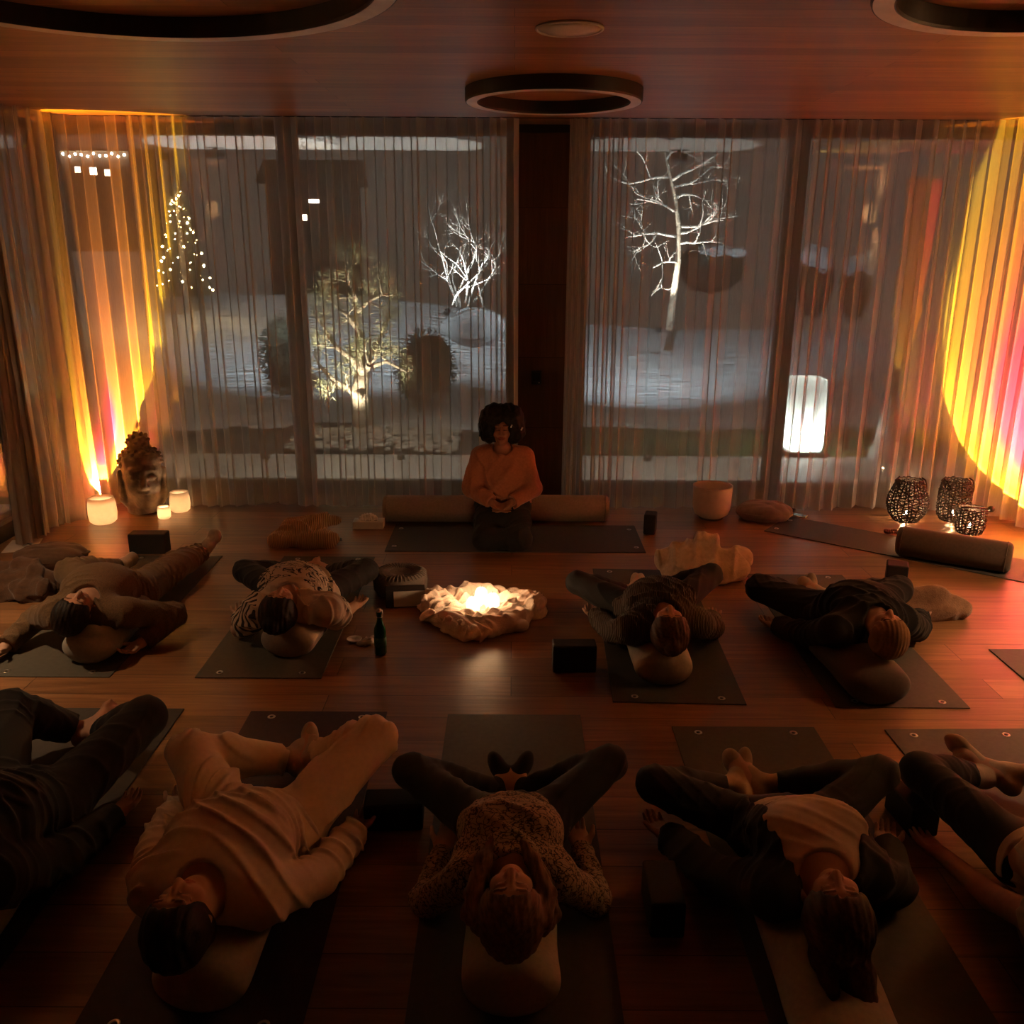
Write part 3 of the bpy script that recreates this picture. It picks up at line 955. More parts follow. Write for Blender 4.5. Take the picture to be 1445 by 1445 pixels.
# garden spotlights (fixtures with their lamps)
def garden_spot(c, target, watts, color, ang, label, lens=20, r=.03):
    c = np.asarray(c, float); d = unit(np.asarray(target, float) - c)
    t = empty('garden_spotlight', c, label, 'spotlight', 'garden spotlights')
    R = np.array(Vector([float(q) for q in d]).to_track_quat('Z', 'Y').to_matrix())
    hd = obj('lamp_head', lathe([(1e-5, -.09), (.035, -.085), (.045, -.06), (.045, 0), (.038, 0), (.036, -.02), (1e-5, -.021)], c, 20, Rm=R), m_black, t)
    obj('lens', lathe([(.0355, -.015), (.02, -.008), (1e-5, -.006)], c, 20, Rm=R), emission('spot lens %d' % len(bpy.data.materials), color, lens), hd)
    obj('stake', tube([c - d * .09, c - d * .05 - V3(0, 0, .14)], .008, 6), m_black, t)
    spot('spotlight_beam', c + d * .01, target, watts, color, ang, .5, r, t)
warmw, cool = (1, .88, .66), (.82, .94, 1.0)
garden_spot(pb + V3(-.10, -.85, .12), D(508, 470, Yp), 90, warmw, 75, 'garden spotlight in the gravel at the foot of the pine', 5)
garden_spot(D(930, 462, Yt - .5), D(955, 300, Yt), 230, (1, .96, .88), 60, 'garden spotlight on the snow under the tall bare tree', 30)
garden_spot(D(632, 437, Yq - .5), D(668, 350, Yq), 140, (.93, .97, 1), 70, 'garden spotlight at the foot of the bright bare bush', 60, .04)
# floods added under the roof overhang to brighten the snow
def added_flood(x, target, watts, color, ang):
    c = V3(x, 9.42, 2.93)
    t = empty('floodlight', c + V3(0, 0, .07), 'small floodlight under the roof overhang at x %.0f' % x, 'floodlight')
    t['label'] = {True: 'added flood lamp under the roof overhang, right of the column', False: 'added flood lamp under the roof overhang, left of the column'}[x > 0]
    d = unit(np.asarray(target, float) - c)
    R = np.array(Vector([float(q) for q in d]).to_track_quat('Z', 'Y').to_matrix())
    obj('housing', box(c, (.16, .06, .10), R=R, bev=.008), m_black, t)
    obj('bracket', box(c + V3(0, 0, .045), (.03, .03, .06)), m_black, t)
    spot('added_flood_beam', c + d * .08, target, watts, color, ang, 1.0, .08, t)
added_flood(1.6, V3(2.0, 21.0, 0), 500, cool, 70)
added_flood(-2.9, V3(-2.9, 21.0, .7), 480, cool, 70)
# uplights on the terrace wash the soffit
for x, wt, lab in ((-2.55, 9, 'uplight on the terrace beyond the left curtain'), (-1.15, 7, 'uplight on the terrace beyond the tissue box'), (1.4, 3, 'uplight on the terrace behind the singing bowl')):
    c = V3(x, 9.15, .03)
    t = empty('uplight', c - V3(0, 0, .05), lab, 'spotlight', 'terrace uplights')
    obj('housing', lathe([(.04, -.05), (.04, .0), (.032, .0), (.03, -.015), (1e-5, -.016)], c, 20), m_black, t)
    spot('uplight_beam', c + V3(0, 0, .02), c + V3(0, -.05, 3), wt * 7, (1, .97, .9), 34, .15, .02, t)

for x, lab in ((-1.5, 'recessed downlight in the roof overhang, left of the column'), (1.35, 'recessed downlight in the roof overhang, right of the column')):  # lamps added to brighten the terrace and the curtains
    t = empty('added_downlight', V3(x, 8.45, 3.0), lab, 'spotlight', 'overhang downlights')
    obj('trim_ring', lathe([(.045, 3.0), (.045, 2.994), (.034, 2.994), (.034, 3.0)], (x, 8.45, 0), 24, close=True), m_frame, t)
    spot('added_downlight_beam', V3(x, 8.45, 2.985), V3(x, 8.75, 0), 62, (1, .86, .70), 100, 1.0, .12, t)
# ================================================================== THINGS ON THE FLOOR
MT = .006
def yoga_mat(x0, y0, x1, y1, wd, mat, label, eyel=(1, 1)):
    """from the near middle (x0,y0) to the far middle (x1,y1)"""
    a = V3(x0, y0, 0); b = V3(x1, y1, 0); d = unit(b - a); s = V3(d[1], -d[0], 0)
    L = np.linalg.norm(b - a)
    c = (a + b) / 2
    t = empty('yoga_mat', c, label, 'yoga mat', 'yoga mats')
    R = np.stack([s, d, V3(0, 0, 1)], 1)
    obj('sheet', box(c + V3(0, 0, MT / 2), (wd, L, MT), R=R, bev=.002), mat, t, smooth=False)
    for end, on in ((a, eyel[0]), (b, eyel[1])):
        if not on: continue
        inn = d if end is a else -d
        for k in (-1, 1):
            p = end + inn * .055 + s * k * (wd / 2 - .11)
            obj('eyelet', lathe([(.0085, MT + .0002), (.011, MT + .0022), (.0165, MT + .0022), (.0185, MT + .0002)], p, 24, close=True), m_metal, t)
            # the dark hole
            obj('eyelet_hole', lathe([(.0086, MT + .0004), (1e-5, MT + .0005)], p, 20), m_black, t)
    return t
yoga_mat(-2.36, 4.16, -2.36, 6.02, .66, m_mat2, 'yoga mat under the person in brown knitwear at left')
yoga_mat(-1.28, 4.16, -1.28, 6.02, .64, m_mat2, 'yoga mat under the person in the printed white T-shirt')
yoga_mat(.81, 3.92, .87, 5.79, .64, m_mat, 'yoga mat under the person in the dark knit beside the black foam block')
yoga_mat(1.87, 3.89, 1.89, 5.71, .64, m_mat2, 'yoga mat under the person in the tan beanie')
yoga_mat(.96, 6.47, -.91, 6.47, .65, m_mat, 'yoga mat lying crosswise under the kneeling woman')
yoga_mat(2.10, 6.88, 3.58, 5.74, .50, m_mat, 'empty yoga mat lying slantwise under the dark rolled bolster', (1, 0))
yoga_mat(-.90, 1.98, -.90, 3.82, .64, m_mat3, 'yoga mat under the person in white at the front')
yoga_mat(.015, 1.96, .015, 3.80, .62, m_mat2, 'yoga mat under the person in the snake print top', (1, 0))
yoga_mat(1.06, 1.85, 1.06, 3.70, .65, m_mat2, 'yoga mat under the person in the white tank top')
yoga_mat(2.06, 1.85, 2.02, 3.69, .64, m_mat2, 'yoga mat under the person cut off by the right edge', (1, 1))
yoga_mat(-1.86, 1.97, -1.86, 3.84, .64, m_mat, 'yoga mat under the person in black at the left edge', (1, 0))
c = A(1395, 917)
yoga_mat(c[0] + .32, c[1] - 1.75, c[0] + .32, c[1], .64, m_mat, 'yoga mat cut off by the right edge, nobody on it', (0, 0))

def foam_block(c, a, dims, label):
    t = empty('yoga_block', (c[0], c[1], 0), label, 'yoga block', 'black yoga blocks')
    o = obj('foam', box(V3(c[0], c[1], c[2] + dims[2] / 2), dims, a, bev=.010), m_block, t, smooth=False)
    return t
foam_block(D(213, 783, 6.12), .03, (.26, .11, .17), 'black yoga block on edge at the far end of the left mat')
foam_block(V3(.325, 4.29, 0), .02, (.225, .10, .15), 'black yoga block on the open floor in front of the shawl with the candles')
foam_block(A(917, 751), -.25, (.09, .13, .155), 'black yoga block on end beside the right bolster end')
foam_block(A(1263, 825) * V3(1, 1, 0) + V3(0, 0, 0), -.35, (.13, .13, .15), 'black yoga block behind the knee of the person in the tan beanie')
foam_block(V3(.50, 2.49, 0), .0, (.11, .22, .13), 'black yoga block lying between the snake print top and the white tank top')
foam_block(V3(-.44, 2.98, 0), .05, (.22, .12, .11), 'black yoga block propping the knee of the person in white')
foam_block(V3(1.53, 3.00, 0), .1, (.11, .20, .12), 'black yoga block beside the bare forearm at the right edge')

def blob(name, prims, mat, label, cat, seed=1, freq=30, amp=.008, res=.008, group=None, floor=.0, ridged=True, direction=None, parent=None, n=5):
    S = SDF(res)
    for a, b, r1, r2, k in prims: S.cone(a, b, r1, r2, k=k)
    allp = np.array([q for p in prims for q in (p[0], p[1])])
    rm = max(max(p[2], p[3]) for p in prims)
    S.disp(cloth_folds(seed, freq * 1.1, amp * 1.1, n, direction))
    lo = allp.min(0) - rm - .06; hi = allp.max(0) + rm + .06
    S.plane((0, 0, floor), (0, 0, -1), V3(lo[0], lo[1], floor - .5), V3(hi[0], hi[1], floor + .05), k=.01)
    o = obj(name, S.build(), mat, parent)
    if label: tag(o, label, cat, group)
    return o

# ---- bolsters
def bolster(a, b, r, flat, mat, label, seam=True, res=.007, name='bolster', h=None):
    """stadium cushion from a to b (both axis points on the cushion's centre line)"""
    a = np.asarray(a, float); b = np.asarray(b, float)
    d = unit(b - a); up = V3(0, 0, 1)
    up = unit(up - d * (up @ d)); s = np.cross(d, up)
    n = 40; L = np.linalg.norm(b - a)
    prof = []
    e = min(.05, r * .35)
    for t in np.linspace(0, math.pi / 2, 7): prof.append((-e * math.cos(t) + e - .0, r - e + e * math.sin(t)))
    prof = [(0, 1e-5), (0.0, r - e)] + prof[1:]
    prof += [(L - z, q) for z, q in prof[::-1]]
    v, f = [], []
    for z, q in prof:
        for k in range(n):
            an = 2 * math.pi * k / n
            v.append(a + d * z + s * q * math.cos(an) + up * q * flat * math.sin(an))
    for i in range(len(prof) - 1):
        for k in range(n): f.append((i * n + k, i * n + (k + 1) % n, (i + 1) * n + (k + 1) % n, (i + 1) * n + k))
    t = empty(name, ((a + b) / 2) * V3(1, 1, 0), label, 'bolster', 'yoga bolsters')
    obj('cover', (v, f), mat, t)
    for z in (e, L - e):
        ring = [a + d * z + s * (r + .001) * math.cos(x) + up * (r + .001) * flat * math.sin(x) for x in np.linspace(0, 2 * math.pi, 48, endpoint=False)]
        obj('piping', tube(ring, .0035, 6, True), mat, t)
    return t
bolster(V3(-1.02, 6.90, .105), V3(-.12, 6.90, .105), .105, 1, m_boltan, 'taupe bolster behind the kneeling woman, left one with the tissue box')
bolster(V3(-.08, 6.93, .105), V3(.77, 6.93, .105), .105, 1, m_boltan, 'taupe bolster behind the kneeling woman, right one towards the singing bowl')
bolster(V3(2.74, 6.14, .105 + MT), V3(3.36, 5.76, .105 + MT), .105, 1, m_boldark, 'dark brown round bolster lying across the slanted empty mat')

# ---- floor cushions
def cushion(c, L, W, h, a, mat, label, seed):
    S = SDF(.008)
    d = V3(math.cos(a), math.sin(a), 0); s = V3(-d[1], d[0], 0)
    S.ell(V3(c[0], c[1], h * .48), (d, s, V3(0, 0, 1)), (L / 2, W / 2, h * .62), k=.01)
    S.ell(V3(c[0], c[1], h * .48), (d, s, V3(0, 0, 1)), (L / 2 * .93, W / 2 * .93, h * .56), k=.03)
    S.plane((0, 0, .002), (0, 0, -1), V3(c[0] - L, c[1] - L, -.5), V3(c[0] + L, c[1] + L, .03), k=.01)
    S.plane((0, 0, h), (0, 0, 1), V3(c[0] - L, c[1] - L, h - .05), V3(c[0] + L, c[1] + L, h + .5), k=.03)
    S.disp(folds(seed, 24, .006, direction=s + d * .3, ridged=True))
    t = empty('meditation_cushion', (c[0], c[1], 0), label, 'cushion', 'meditation cushions')
    obj('cover', S.build(), mat, t)
    ring = [V3(c[0], c[1], h * .5) + d * (L / 2 * 1.0 + .001) * math.cos(x) + s * (W / 2 + .001) * math.sin(x) for x in np.linspace(0, 2 * math.pi, 60, endpoint=False)]
    obj('piping', tube(ring, .005, 6, True), mat, t)
    hl = V3(c[0], c[1], h * .62) + d * L * .47
    obj('carry_loop', tube([hl + s * -.04, hl + d * .03 + s * -.02 + V3(0, 0, .0), hl + d * .035 + s * .02, hl + s * .04], .008, 8), mat, t)
    return t
c = A(68, 800); cushion((c[0], c[1] + .05), .46, .34, .13, .1, m_cushbrown, 'brown oval meditation cushion by the left drape', 31)
c = A(1081, 735); cushion((c[0], c[1] + .06), .44, .32, .13, -.1, m_cushgrey, 'grey-brown oval meditation cushion beside the singing bowl', 32)
c = A(568, 848); zc = V3(c[0] - .03, c[1] + .16, 0)
zf = empty('meditation_cushion', zc, 'round grey zafu cushion right of the printed T-shirt', 'cushion', 'meditation cushions')
obj('cover', lathe([(1e-5, .001), (.15, .004), (.168, .03), (.172, .08), (.166, .125), (.14, .142), (.06, .134), (1e-5, .128)], zc, 48), m_cushgrey, zf)
pl = []
for k in range(40):
    a = 2 * math.pi * k / 40
    pl.append(tube([zc + V3(.166 * math.cos(a), .166 * math.sin(a), .126), zc + V3(.14 * math.cos(a), .14 * math.sin(a), .1435), zc + V3(.07 * math.cos(a), .07 * math.sin(a), .137)], .0045, 5))
obj('pleats', join(*pl), m_cushgrey, zf)
fb = A(574, 848)
tb = empty('yoga_block', fb * V3(1, 1, 0) + V3(.02, .02, 0), 'dark yoga block with one pale face by the zafu', 'yoga block')
Rb = rotz(.12)
bc = fb * V3(1, 1, 0) + V3(.0, -.06, .055)
obj('foam', box(bc, (.24, .10, .11), R=Rb, bev=.006), m_block, tb, smooth=False)
obj('pale_face', box(bc + Rb @ V3(.025, -.0515, .003), (.19, .004, .098), R=Rb), m_leafw, tb, smooth=False)

# ---- blankets and shawl
def P3(px, py, z): return A(px, py, z)
c = A(425, 775); c = c * V3(1, 1, 0) + V3(0, .12, 0)
blob('blanket', [(c + V3(-.20, -.05, .05), c + V3(.16, -.06, .06), .055, .07, .03), (c + V3(-.12, .05, .10), c + V3(.10, .03, .13), .07, .06, .04),
                 (c + V3(-.02, -.04, .13), c + V3(.13, .06, .15), .05, .045, .03), (c + V3(.10, .06, .16), c + V3(.21, .10, .15), .035, .035, .03),
                 (c + V3(.05, -.09, .05), c + V3(.19, -.05, .05), .06, .05, .03), (c + V3(-.21, .03, .04), c + V3(-.1, .1, .07), .05, .06, .03)],
     m_knit, 'heaped camel rib-knit blanket on the floor left of the tissue box', 'blanket', 51, 22, .012, .007)
c = A(990, 822); c = c * V3(1, 1, 0) + V3(.02, .12, 0)
blob('blanket', [(c + V3(-.24, .06, .10), c + V3(-.08, .08, .13), .06, .07, .03), (c + V3(-.1, .0, .10), c + V3(.18, -.02, .09), .10, .09, .04), (c + V3(-.04, .05, .18), c + V3(.05, .02, .22), .06, .05, .03),
                 (c + V3(.15, .05, .09), c + V3(.31, .08, .11), .06, .045, .03), (c + V3(.05, -.12, .07), c + V3(.22, -.08, .07), .08, .07, .03), (c + V3(-.2, -.02, .04), c + V3(.1, -.14, .04), .05, .05, .03),
                 (c + V3(.0, .02, .24), c + V3(-.01, .06, .25), .035, .03, .02)],
     m_fleece, 'crumpled cream fleece blanket behind the knee of the person in the dark knit', 'blanket', 52, 20, .016, .007)
c = A(1318, 880); c = c * V3(1, 1, 0) + V3(-.02, .10, 0)
blob('blanket', [(c + V3(-.2, -.02, .05), c + V3(.14, .0, .05), .06, .07, .03), (c + V3(-.16, .0, .11), c + V3(.06, .02, .14), .05, .055, .02), (c + V3(.02, .0, .14), c + V3(.19, .02, .07), .045, .04, .02),
                 (c + V3(.05, -.03, .08), c + V3(.22, -.03, .05), .04, .035, .015)],
     m_tanblanket, 'folded brown blanket on the floor right of the tan beanie', 'blanket', 53, 16, .012, .007, direction=V3(.2, 1, .6))
m_rust = principled('rust brown fleece', (.11, .052, .026), (.075, .036, .018), scale=40, rough=.95, bump=.5, bscale=160, sheen=.3)
c = A(30, 845); c = c * V3(1, 1, 0) + V3(-.05, .1, 0)
blob('blanket', [(c + V3(-.35, .0, .06), c + V3(.16, .02, .06), .08, .08, .03), (c + V3(-.25, .06, .13), c + V3(.05, .08, .13), .06, .05, .03), (c + V3(-.2, -.08, .05), c + V3(.2, -.1, .05), .06, .06, .03), (c + V3(-.05, -.05, .1), c + V3(.12, .02, .11), .05, .05, .03)],
     m_rust, 'crumpled rust-brown blanket at the left edge beside the brown knitwear', 'blanket', 54, 18, .016, .008)

# shawl ring round the candles
cc = A(681, 868) * V3(1, 1, 0)
pr = []
rng = np.random.RandomState(17)
N = 26
for k in range(N):
    a = 2 * math.pi * k / N; a2 = 2 * math.pi * (k + 1) / N
    R1, R2 = .26 + .03 * math.sin(3 * a) + .025 * math.sin(7 * a + 1), .26 + .03 * math.sin(3 * a2) + .025 * math.sin(7 * a2 + 1)
    z1, z2 = .034 + .016 * math.sin(5 * a), .034 + .016 * math.sin(5 * a2)
    pr.append((cc + V3(R1 * 1.08 * math.cos(a), R1 * math.sin(a), z1), cc + V3(R2 * 1.08 * math.cos(a2), R2 * math.sin(a2), z2), .047, .047, .02))
    if k % 2: pr.append((cc + V3(R1 * .85 * math.cos(a), R1 * .8 * math.sin(a), .055), cc + V3(R1 * .5 * math.cos(a + .4), R1 * .45 * math.sin(a + .4), .025), .035, .03, .012))
for k in range(12):
    a = rng.uniform(0, 6.28); q = cc + V3(.3 * math.cos(a), .27 * math.sin(a), .03)
    pr.append((q, q + V3(rng.uniform(-.06, .06), rng.uniform(-.06, .06), rng.uniform(.0, .03)), .035, .03, .012))
pr.append((cc + V3(-.15, 0, .0), cc + V3(.15, 0, .0), .03, .03, .05)); pr.append((cc + V3(0, -.1, .0), cc + V3(0, .1, .0), .03, .03, .05))
blob('shawl', pr, m_shawl, 'pale rose shawl laid in a wreath on the floor round the three candles', 'shawl', 61, 34, .013, .006, n=6)
for k, (dx, dy, h, lab) in enumerate(((-.055, -.02, .10, 'left candle of the three glowing in the shawl, shortest'), (-.01, .07, .125, 'middle candle at the back of the three glowing in the shawl'), (.06, .0, .115, 'right candle of the three glowing in the shawl'))):
    p = cc + V3(dx, dy, .025)
    t = empty('candle', p, lab, 'candle', 'candles in the shawl')
    obj('wax', lathe([(1e-5, 0), (.036, .0), (.040, .008), (.041, h * .55), (.037, h * .78), (.026, h * .94), (.012, h), (1e-5, h)], p, 28), m_candle, t)
    obj('wick', tube([p + V3(0, 0, h - .002), p + V3(.001, 0, h + .012)], .0016, 6), m_black, t)
    point('candle_light', p + V3(0, 0, h + .05), .36, (1.0, .56, .26), .03, t)

# ---- frosted bowls with tealights
def bowl_candle(px, py, r, h, label, watts, mat=m_opal):
    c = A(px, py) * V3(1, 1, 0); c[1] += r
    t = empty('bowl_candle', c, label, 'candle bowl', 'frosted candle bowls')
    prof = [(1e-5, .0), (r * .72, .0), (r * .93, h * .1), (r, h * .38), (r * .96, h * .75), (r * .86, h), (r * .82, h * 1.0), (r * .92, h * .74), (r * .955, h * .38), (r * .88, h * .13), (r * .68, h * .06), (1e-5, h * .06)]
    obj('bowl', lathe(prof, c, 48), mat, t)
    obj('tealight', lathe([(1e-5, h * .06), (.019, h * .06), (.019, h * .06 + .016), (1e-5, h * .06 + .014)], c, 20), m_paper, t)
    obj('flame', lathe([(1e-5, 0), (.004, .004), (.005, .010), (.002, .020), (1e-5, .026)], c + V3(0, 0, h * .06 + .018), 12), m_flame, t)
    point('tealight_light', c + V3(0, 0, h * .06 + .04), watts, (1, .62, .34), .012, t)
bowl_candle(138, 743, .108, .205, 'largest frosted bowl candle, left of the stone head', 1.0)
bowl_candle(250, 725, .082, .165, 'middle-sized frosted bowl candle right of the stone head', .7)
bowl_candle(229, 734, .052, .10, 'smallest frosted bowl candle right before the stone head', .4)

# ---- singing bowl
c = A(1008, 738) * V3(1, 1, 0); c[1] += .14
sb = empty('singing_bowl', c, 'white frosted quartz singing bowl on the floor left of the grey-brown cushion', 'singing bowl')
obj('bowl', lathe([(1e-5, .012), (.09, .014), (.135, .045), (.15, .09), (.156, .26), (.157, .275), (.148, .275), (.146, .26), (.14, .09), (.126, .055), (.085, .028), (1e-5, .025)], c, 64), m_quartz, sb)
obj('support_ring', lathe([(.075, .002), (.095, .002), (.095, .0145), (.075, .0145)], c, 40, close=True), m_boldark, sb)

# ---- wicker lanterns
def wicker(c, prof, label, watts, rows, cols, seed, handle):
    """woven wire body following the (r, z) outline, open at the top"""
    c = np.asarray(c, float)
    rng = np.random.RandomState(seed)
    t = empty('wicker_lantern', c, label, 'lantern', 'wicker lanterns')
    zs = [p[1] for p in prof]; rs = [p[0] for p in prof]
    rad = lambda z: np.interp(z, zs, rs)
    parts = []
    for i in range(rows):
        z = zs[0] + (zs[-1] - zs[0]) * i / (rows - 1)
        n = cols * 2
        ph = i % 2
        path = []
        for k in range(n * 2):
            a = 2 * math.pi * k / (n * 2)
            w = .0045 * math.cos(cols * a + math.pi * ph)
            zz = z + .006 * math.sin(cols * .5 * a + i) + .003 * math.sin(5 * a + i * 2)
            r = rad(min(max(zz, zs[0]), zs[-1])) + w
            path.append(c + V3(r * math.cos(a), r * math.sin(a), max(zz, .004)))
        parts.append(tube(path, .0056, 5, True))
    for k in range(cols):
        a0 = 2 * math.pi * k / cols
        path = []
        for z in np.linspace(zs[0], zs[-1], 22):
            a = a0 + .05 * math.sin(18 * z + k * 2.1)
            path.append(c + V3(rad(z) * math.cos(a), rad(z) * math.sin(a), max(z, .004)))
        parts.append(tube(path, .0060, 5))
    parts.append(tube([c + V3(rad(zs[-1]) * math.cos(a), rad(zs[-1]) * math.sin(a), zs[-1]) for a in np.linspace(0, 6.283, 40, endpoint=False)], .006, 6, True))
    obj('woven_body', join(*parts), m_wicker, t)
    obj('base', lathe([(1e-5, .001), (rs[0] * .98, .001), (rs[0] * .98, .008), (1e-5, .008)], c, 32), m_wicker, t)
    rt = rad(zs[-1]); zt = zs[-1]
    if handle == 'loop':     # cane handle fallen forward over the front
        path = [c + V3(-rt * .98, 0, zt + .03)] + [c + V3(-(rt + .03) * math.cos(a), -(rt + .035) * math.sin(a), zt - (zt * .33) * math.sin(a)) for a in np.linspace(0, math.pi, 18)] + [c + V3(rt * .98, 0, zt + .02)]
        obj('handle', tube(path, .006, 8), m_wicker, t)
    else:                    # stiff bar handle lying over the rim with a round knob
        obj('handle', tube([c + V3(-rt * 1.0, -.02, zt + .014), c + V3(0, -.03, zt + .012), c + V3(rt * 1.15, -.03, zt + .006)], .008, 8), m_wicker, t)
        obj('knob', sphere(c + V3(rt * 1.28, -.03, zt + .006), .026, 16, 10), m_black, t)
    obj('glass_cup', lathe([(1e-5, .012), (.034, .012), (.036, .07), (.034, .07), (.032, .016), (1e-5, .016)], c, 24), glass_thin('lantern glass %d' % seed, (1, .98, .95), .6), t)
    obj('candle', lathe([(1e-5, .017), (.026, .017), (.026, .042), (1e-5, .040)], c, 20), m_paper, t)
    obj('flame', lathe([(1e-5, 0), (.006, .006), (.007, .014), (.003, .028), (1e-5, .036)], c + V3(0, 0, .045), 12), m_flame, t)
    point('lantern_flame_light', c + V3(0, 0, .075), watts, (1, .58, .28), .012, t)
c = A(1281, 736) * V3(1, 1, 0); c[1] += .05
wicker(c, [(.09, .004), (.135, .06), (.155, .13), (.15, .19), (.125, .26), (.10, .315), (.09, .33)], 'pear-shaped dark wicker lantern, leftmost of the three lanterns', 2.2, 17, 26, 71, 'loop')
c = A(1351, 738) * V3(1, 1, 0); c[1] += .10
wicker(c, [(.09, .004), (.115, .04), (.122, .12), (.120, .24), (.105, .31), (.095, .325)], 'tall straight dark wicker lantern standing behind the small one', 1, 17, 24, 72, 'loop')
c = A(1375, 756) * V3(1, 1, 0); c[1] += .09
wicker(c, [(.085, .004), (.10, .04), (.106, .10), (.105, .165), (.10, .19)], 'smallest dark wicker lantern with a knobbed handle, in front of the tall one', 2.2, 11, 22, 73, 'bar')

# ---- carved stone head
def head_prims(S, c, U, Fd, k=1.0, grow=0.0, ears=True, nose=True, eyes='closed'):
    Rt = np.cross(Fd, U)
    ax = (Rt, U, Fd)
    P = lambda r, u, f: c + (Rt * r + U * u + Fd * f) * k
    g = grow
    S.ell(P(0, .022, -.014), ax, (.074 * k + g, .092 * k + g, .095 * k + g), k=.02 * k)
    S.ell(P(0, -.045, .022), ax, (.058 * k + g, .068 * k + g, .066 * k + g), k=.03 * k)
    S.ell(P(0, -.093, .058), ax, (.026 * k + g, .022 * k + g, .024 * k + g), k=.03 * k)
    S.ell(P(.036, -.03, .062), ax, (.024 * k + g, .024 * k + g, .020 * k + g), k=.025 * k)
    S.ell(P(-.036, -.03, .062), ax, (.024 * k + g, .024 * k + g, .020 * k + g), k=.025 * k)
    if g > 0: return P
    S.cone(P(-.04, .036, .072), P(.04, .036, .072), .012 * k, .012 * k, k=.015 * k)
    for s in (-1, 1):
        S.ell(P(s * .032, .012, .096), ax, (.021 * k, .013 * k, .014 * k), k=.012 * k, op='s')
        S.ell(P(s * .031, .010, .074), ax, (.018 * k, .010 * k, .013 * k), k=.005 * k)
        S.cone(P(s * .047, .006, .077), P(s * .016, .006, .085), .0035 * k, .0035 * k, k=.004 * k)
    S.cone(P(0, .022, .084), P(0, -.022, .106), .009 * k, .013 * k, k=.012 * k)
    for s in (-1, 1): S.ell(P(s * .011, -.027, .094), ax, (.010 * k, .008 * k, .010 * k), k=.008 * k)
    S.ell(P(0, -.052, .083), ax, (.026 * k, .006 * k, .011 * k), k=.006 * k)
    S.ell(P(0, -.064, .081), ax, (.022 * k, .007 * k, .011 * k), k=.005 * k)
    S.ell(P(0, -.058, .094), ax, (.026 * k, .0018 * k, .006 * k), k=.003 * k, op='s')
    if ears:
        for s in (-1, 1):
            S.ell(P(s * .077, -.005, -.008), (Rt, U, Fd), (.011 * k, .032 * k, .019 * k), k=.008 * k)
            S.ell(P(s * .087, -.002, -.004), (Rt, U, Fd), (.007 * k, .02 * k, .010 * k), k=.005 * k, op='s')
    return P
sc = A(200, 726) * V3(1, 1, 0) + V3(.0, .09, 0)
yaw = .42
Fd = V3(math.sin(yaw), -math.cos(yaw), 0.0); Uu = V3(0, 0, 1.0)
st = empty('stone_head', sc, 'weathered stone head sculpture with curled hair, glowing orange on one side', 'sculpture')
S = SDF(.0085)
kk = 2.05
hc = sc + V3(0, 0, .30)
P = head_prims(S, hc, Uu, Fd, kk, ears=False)
Rt = np.cross(Fd, Uu)
S.cone(sc + V3(0, 0, 0) - Fd * .02, hc - V3(0, 0, .10) - Fd * .03, .135, .12, k=.05)
for s in (-1, 1):
    S.cone(P(s * .080, .02, -.005), P(s * .078, -.085, .0), .022, .026, k=.015); S.cone(P(s * .078, -.085, .0), P(s * .066, -.11, .0), .026, .018, k=.02)
S.ell(P(0, .06, -.02), (Rt, Uu, Fd), (.158, .12, .185), k=.01)
S.ell(P(0, .125, -.02), (Rt, Uu, Fd), (.085, .09, .085), k=.03)
S.plane((0, 0, .001), (0, 0, -1), sc + V3(-.4, -.4, -.4), sc + V3(.4, .4, .03), k=.01)
S.disp(folds(77, 55, .003, 6))
sv = S.build()
obj('carved_face', sv, m_stone, st)
S = SDF(.009)
ga = math.pi * (3 - math.sqrt(5))
for cen, rr, n, lowc in ((P(0, .055, -.02), V3(.158, .125, .185), 130, -.30), (P(0, .125, -.02), V3(.088, .092, .088), 32, .0)):
    for i in range(n):
        z = 1 - 2 * (i + .5) / n; a = i * ga; q = V3(math.sqrt(1 - z * z) * math.cos(a), z, math.sqrt(1 - z * z) * math.sin(a))
        if q[1] < lowc: continue
        if lowc < 0 and q[2] > .45 and q[1] < .52: continue       # leave the brow clear
        p = cen + Rt * q[0] * rr[0] + Uu * q[1] * rr[1] + Fd * q[2] * rr[2]
        S.cone(p, p + (p - cen) * .06, .021, .015, k=.004)
obj('hair_curls', S.build(), m_stone, st)

# ---- green bottle
c = A(536, 926) * V3(1, 1, 0) + V3(0, .035, 0)
bt = empty('bottle', c, 'green glass bottle with a swing-top, standing left of the shawl', 'bottle')
obj('body', lathe([(1e-5, .002), (.029, .0), (.033, .006), (.033, .128), (.030, .150), (.018, .180), (.0135, .20), (.013, .228), (.016, .230), (.016, .240), (.011, .242), (1e-5, .242)], c, 40), m_greenglass, bt)
obj('stopper', lathe([(1e-5, .242), (.012, .242), (.0135, .249), (.011, .257), (1e-5, .259)], c, 24), m_white, bt)
obj('wire_clip', join(tube([c + V3(s * .0165, 0, .214) for s in (-1, 1)][:1] + [c + V3(-.019, 0, .225), c + V3(-.016, 0, .25), c + V3(0, 0, .263), c + V3(.016, 0, .25), c + V3(.019, 0, .225), c + V3(.0165, 0, .214)], .0013, 5),
    tube([c + V3(.0165 * math.cos(a), .0165 * math.sin(a), .214) for a in np.linspace(0, 6.283, 24, endpoint=False)], .0013, 5, True)), m_metal, bt)
obj('label_band', lathe([(.0333, .05), (.0335, .05), (.0335, .10), (.0333, .10)], c, 40, close=True), principled('green paper label', (.03, .16, .07), rough=.6), bt)

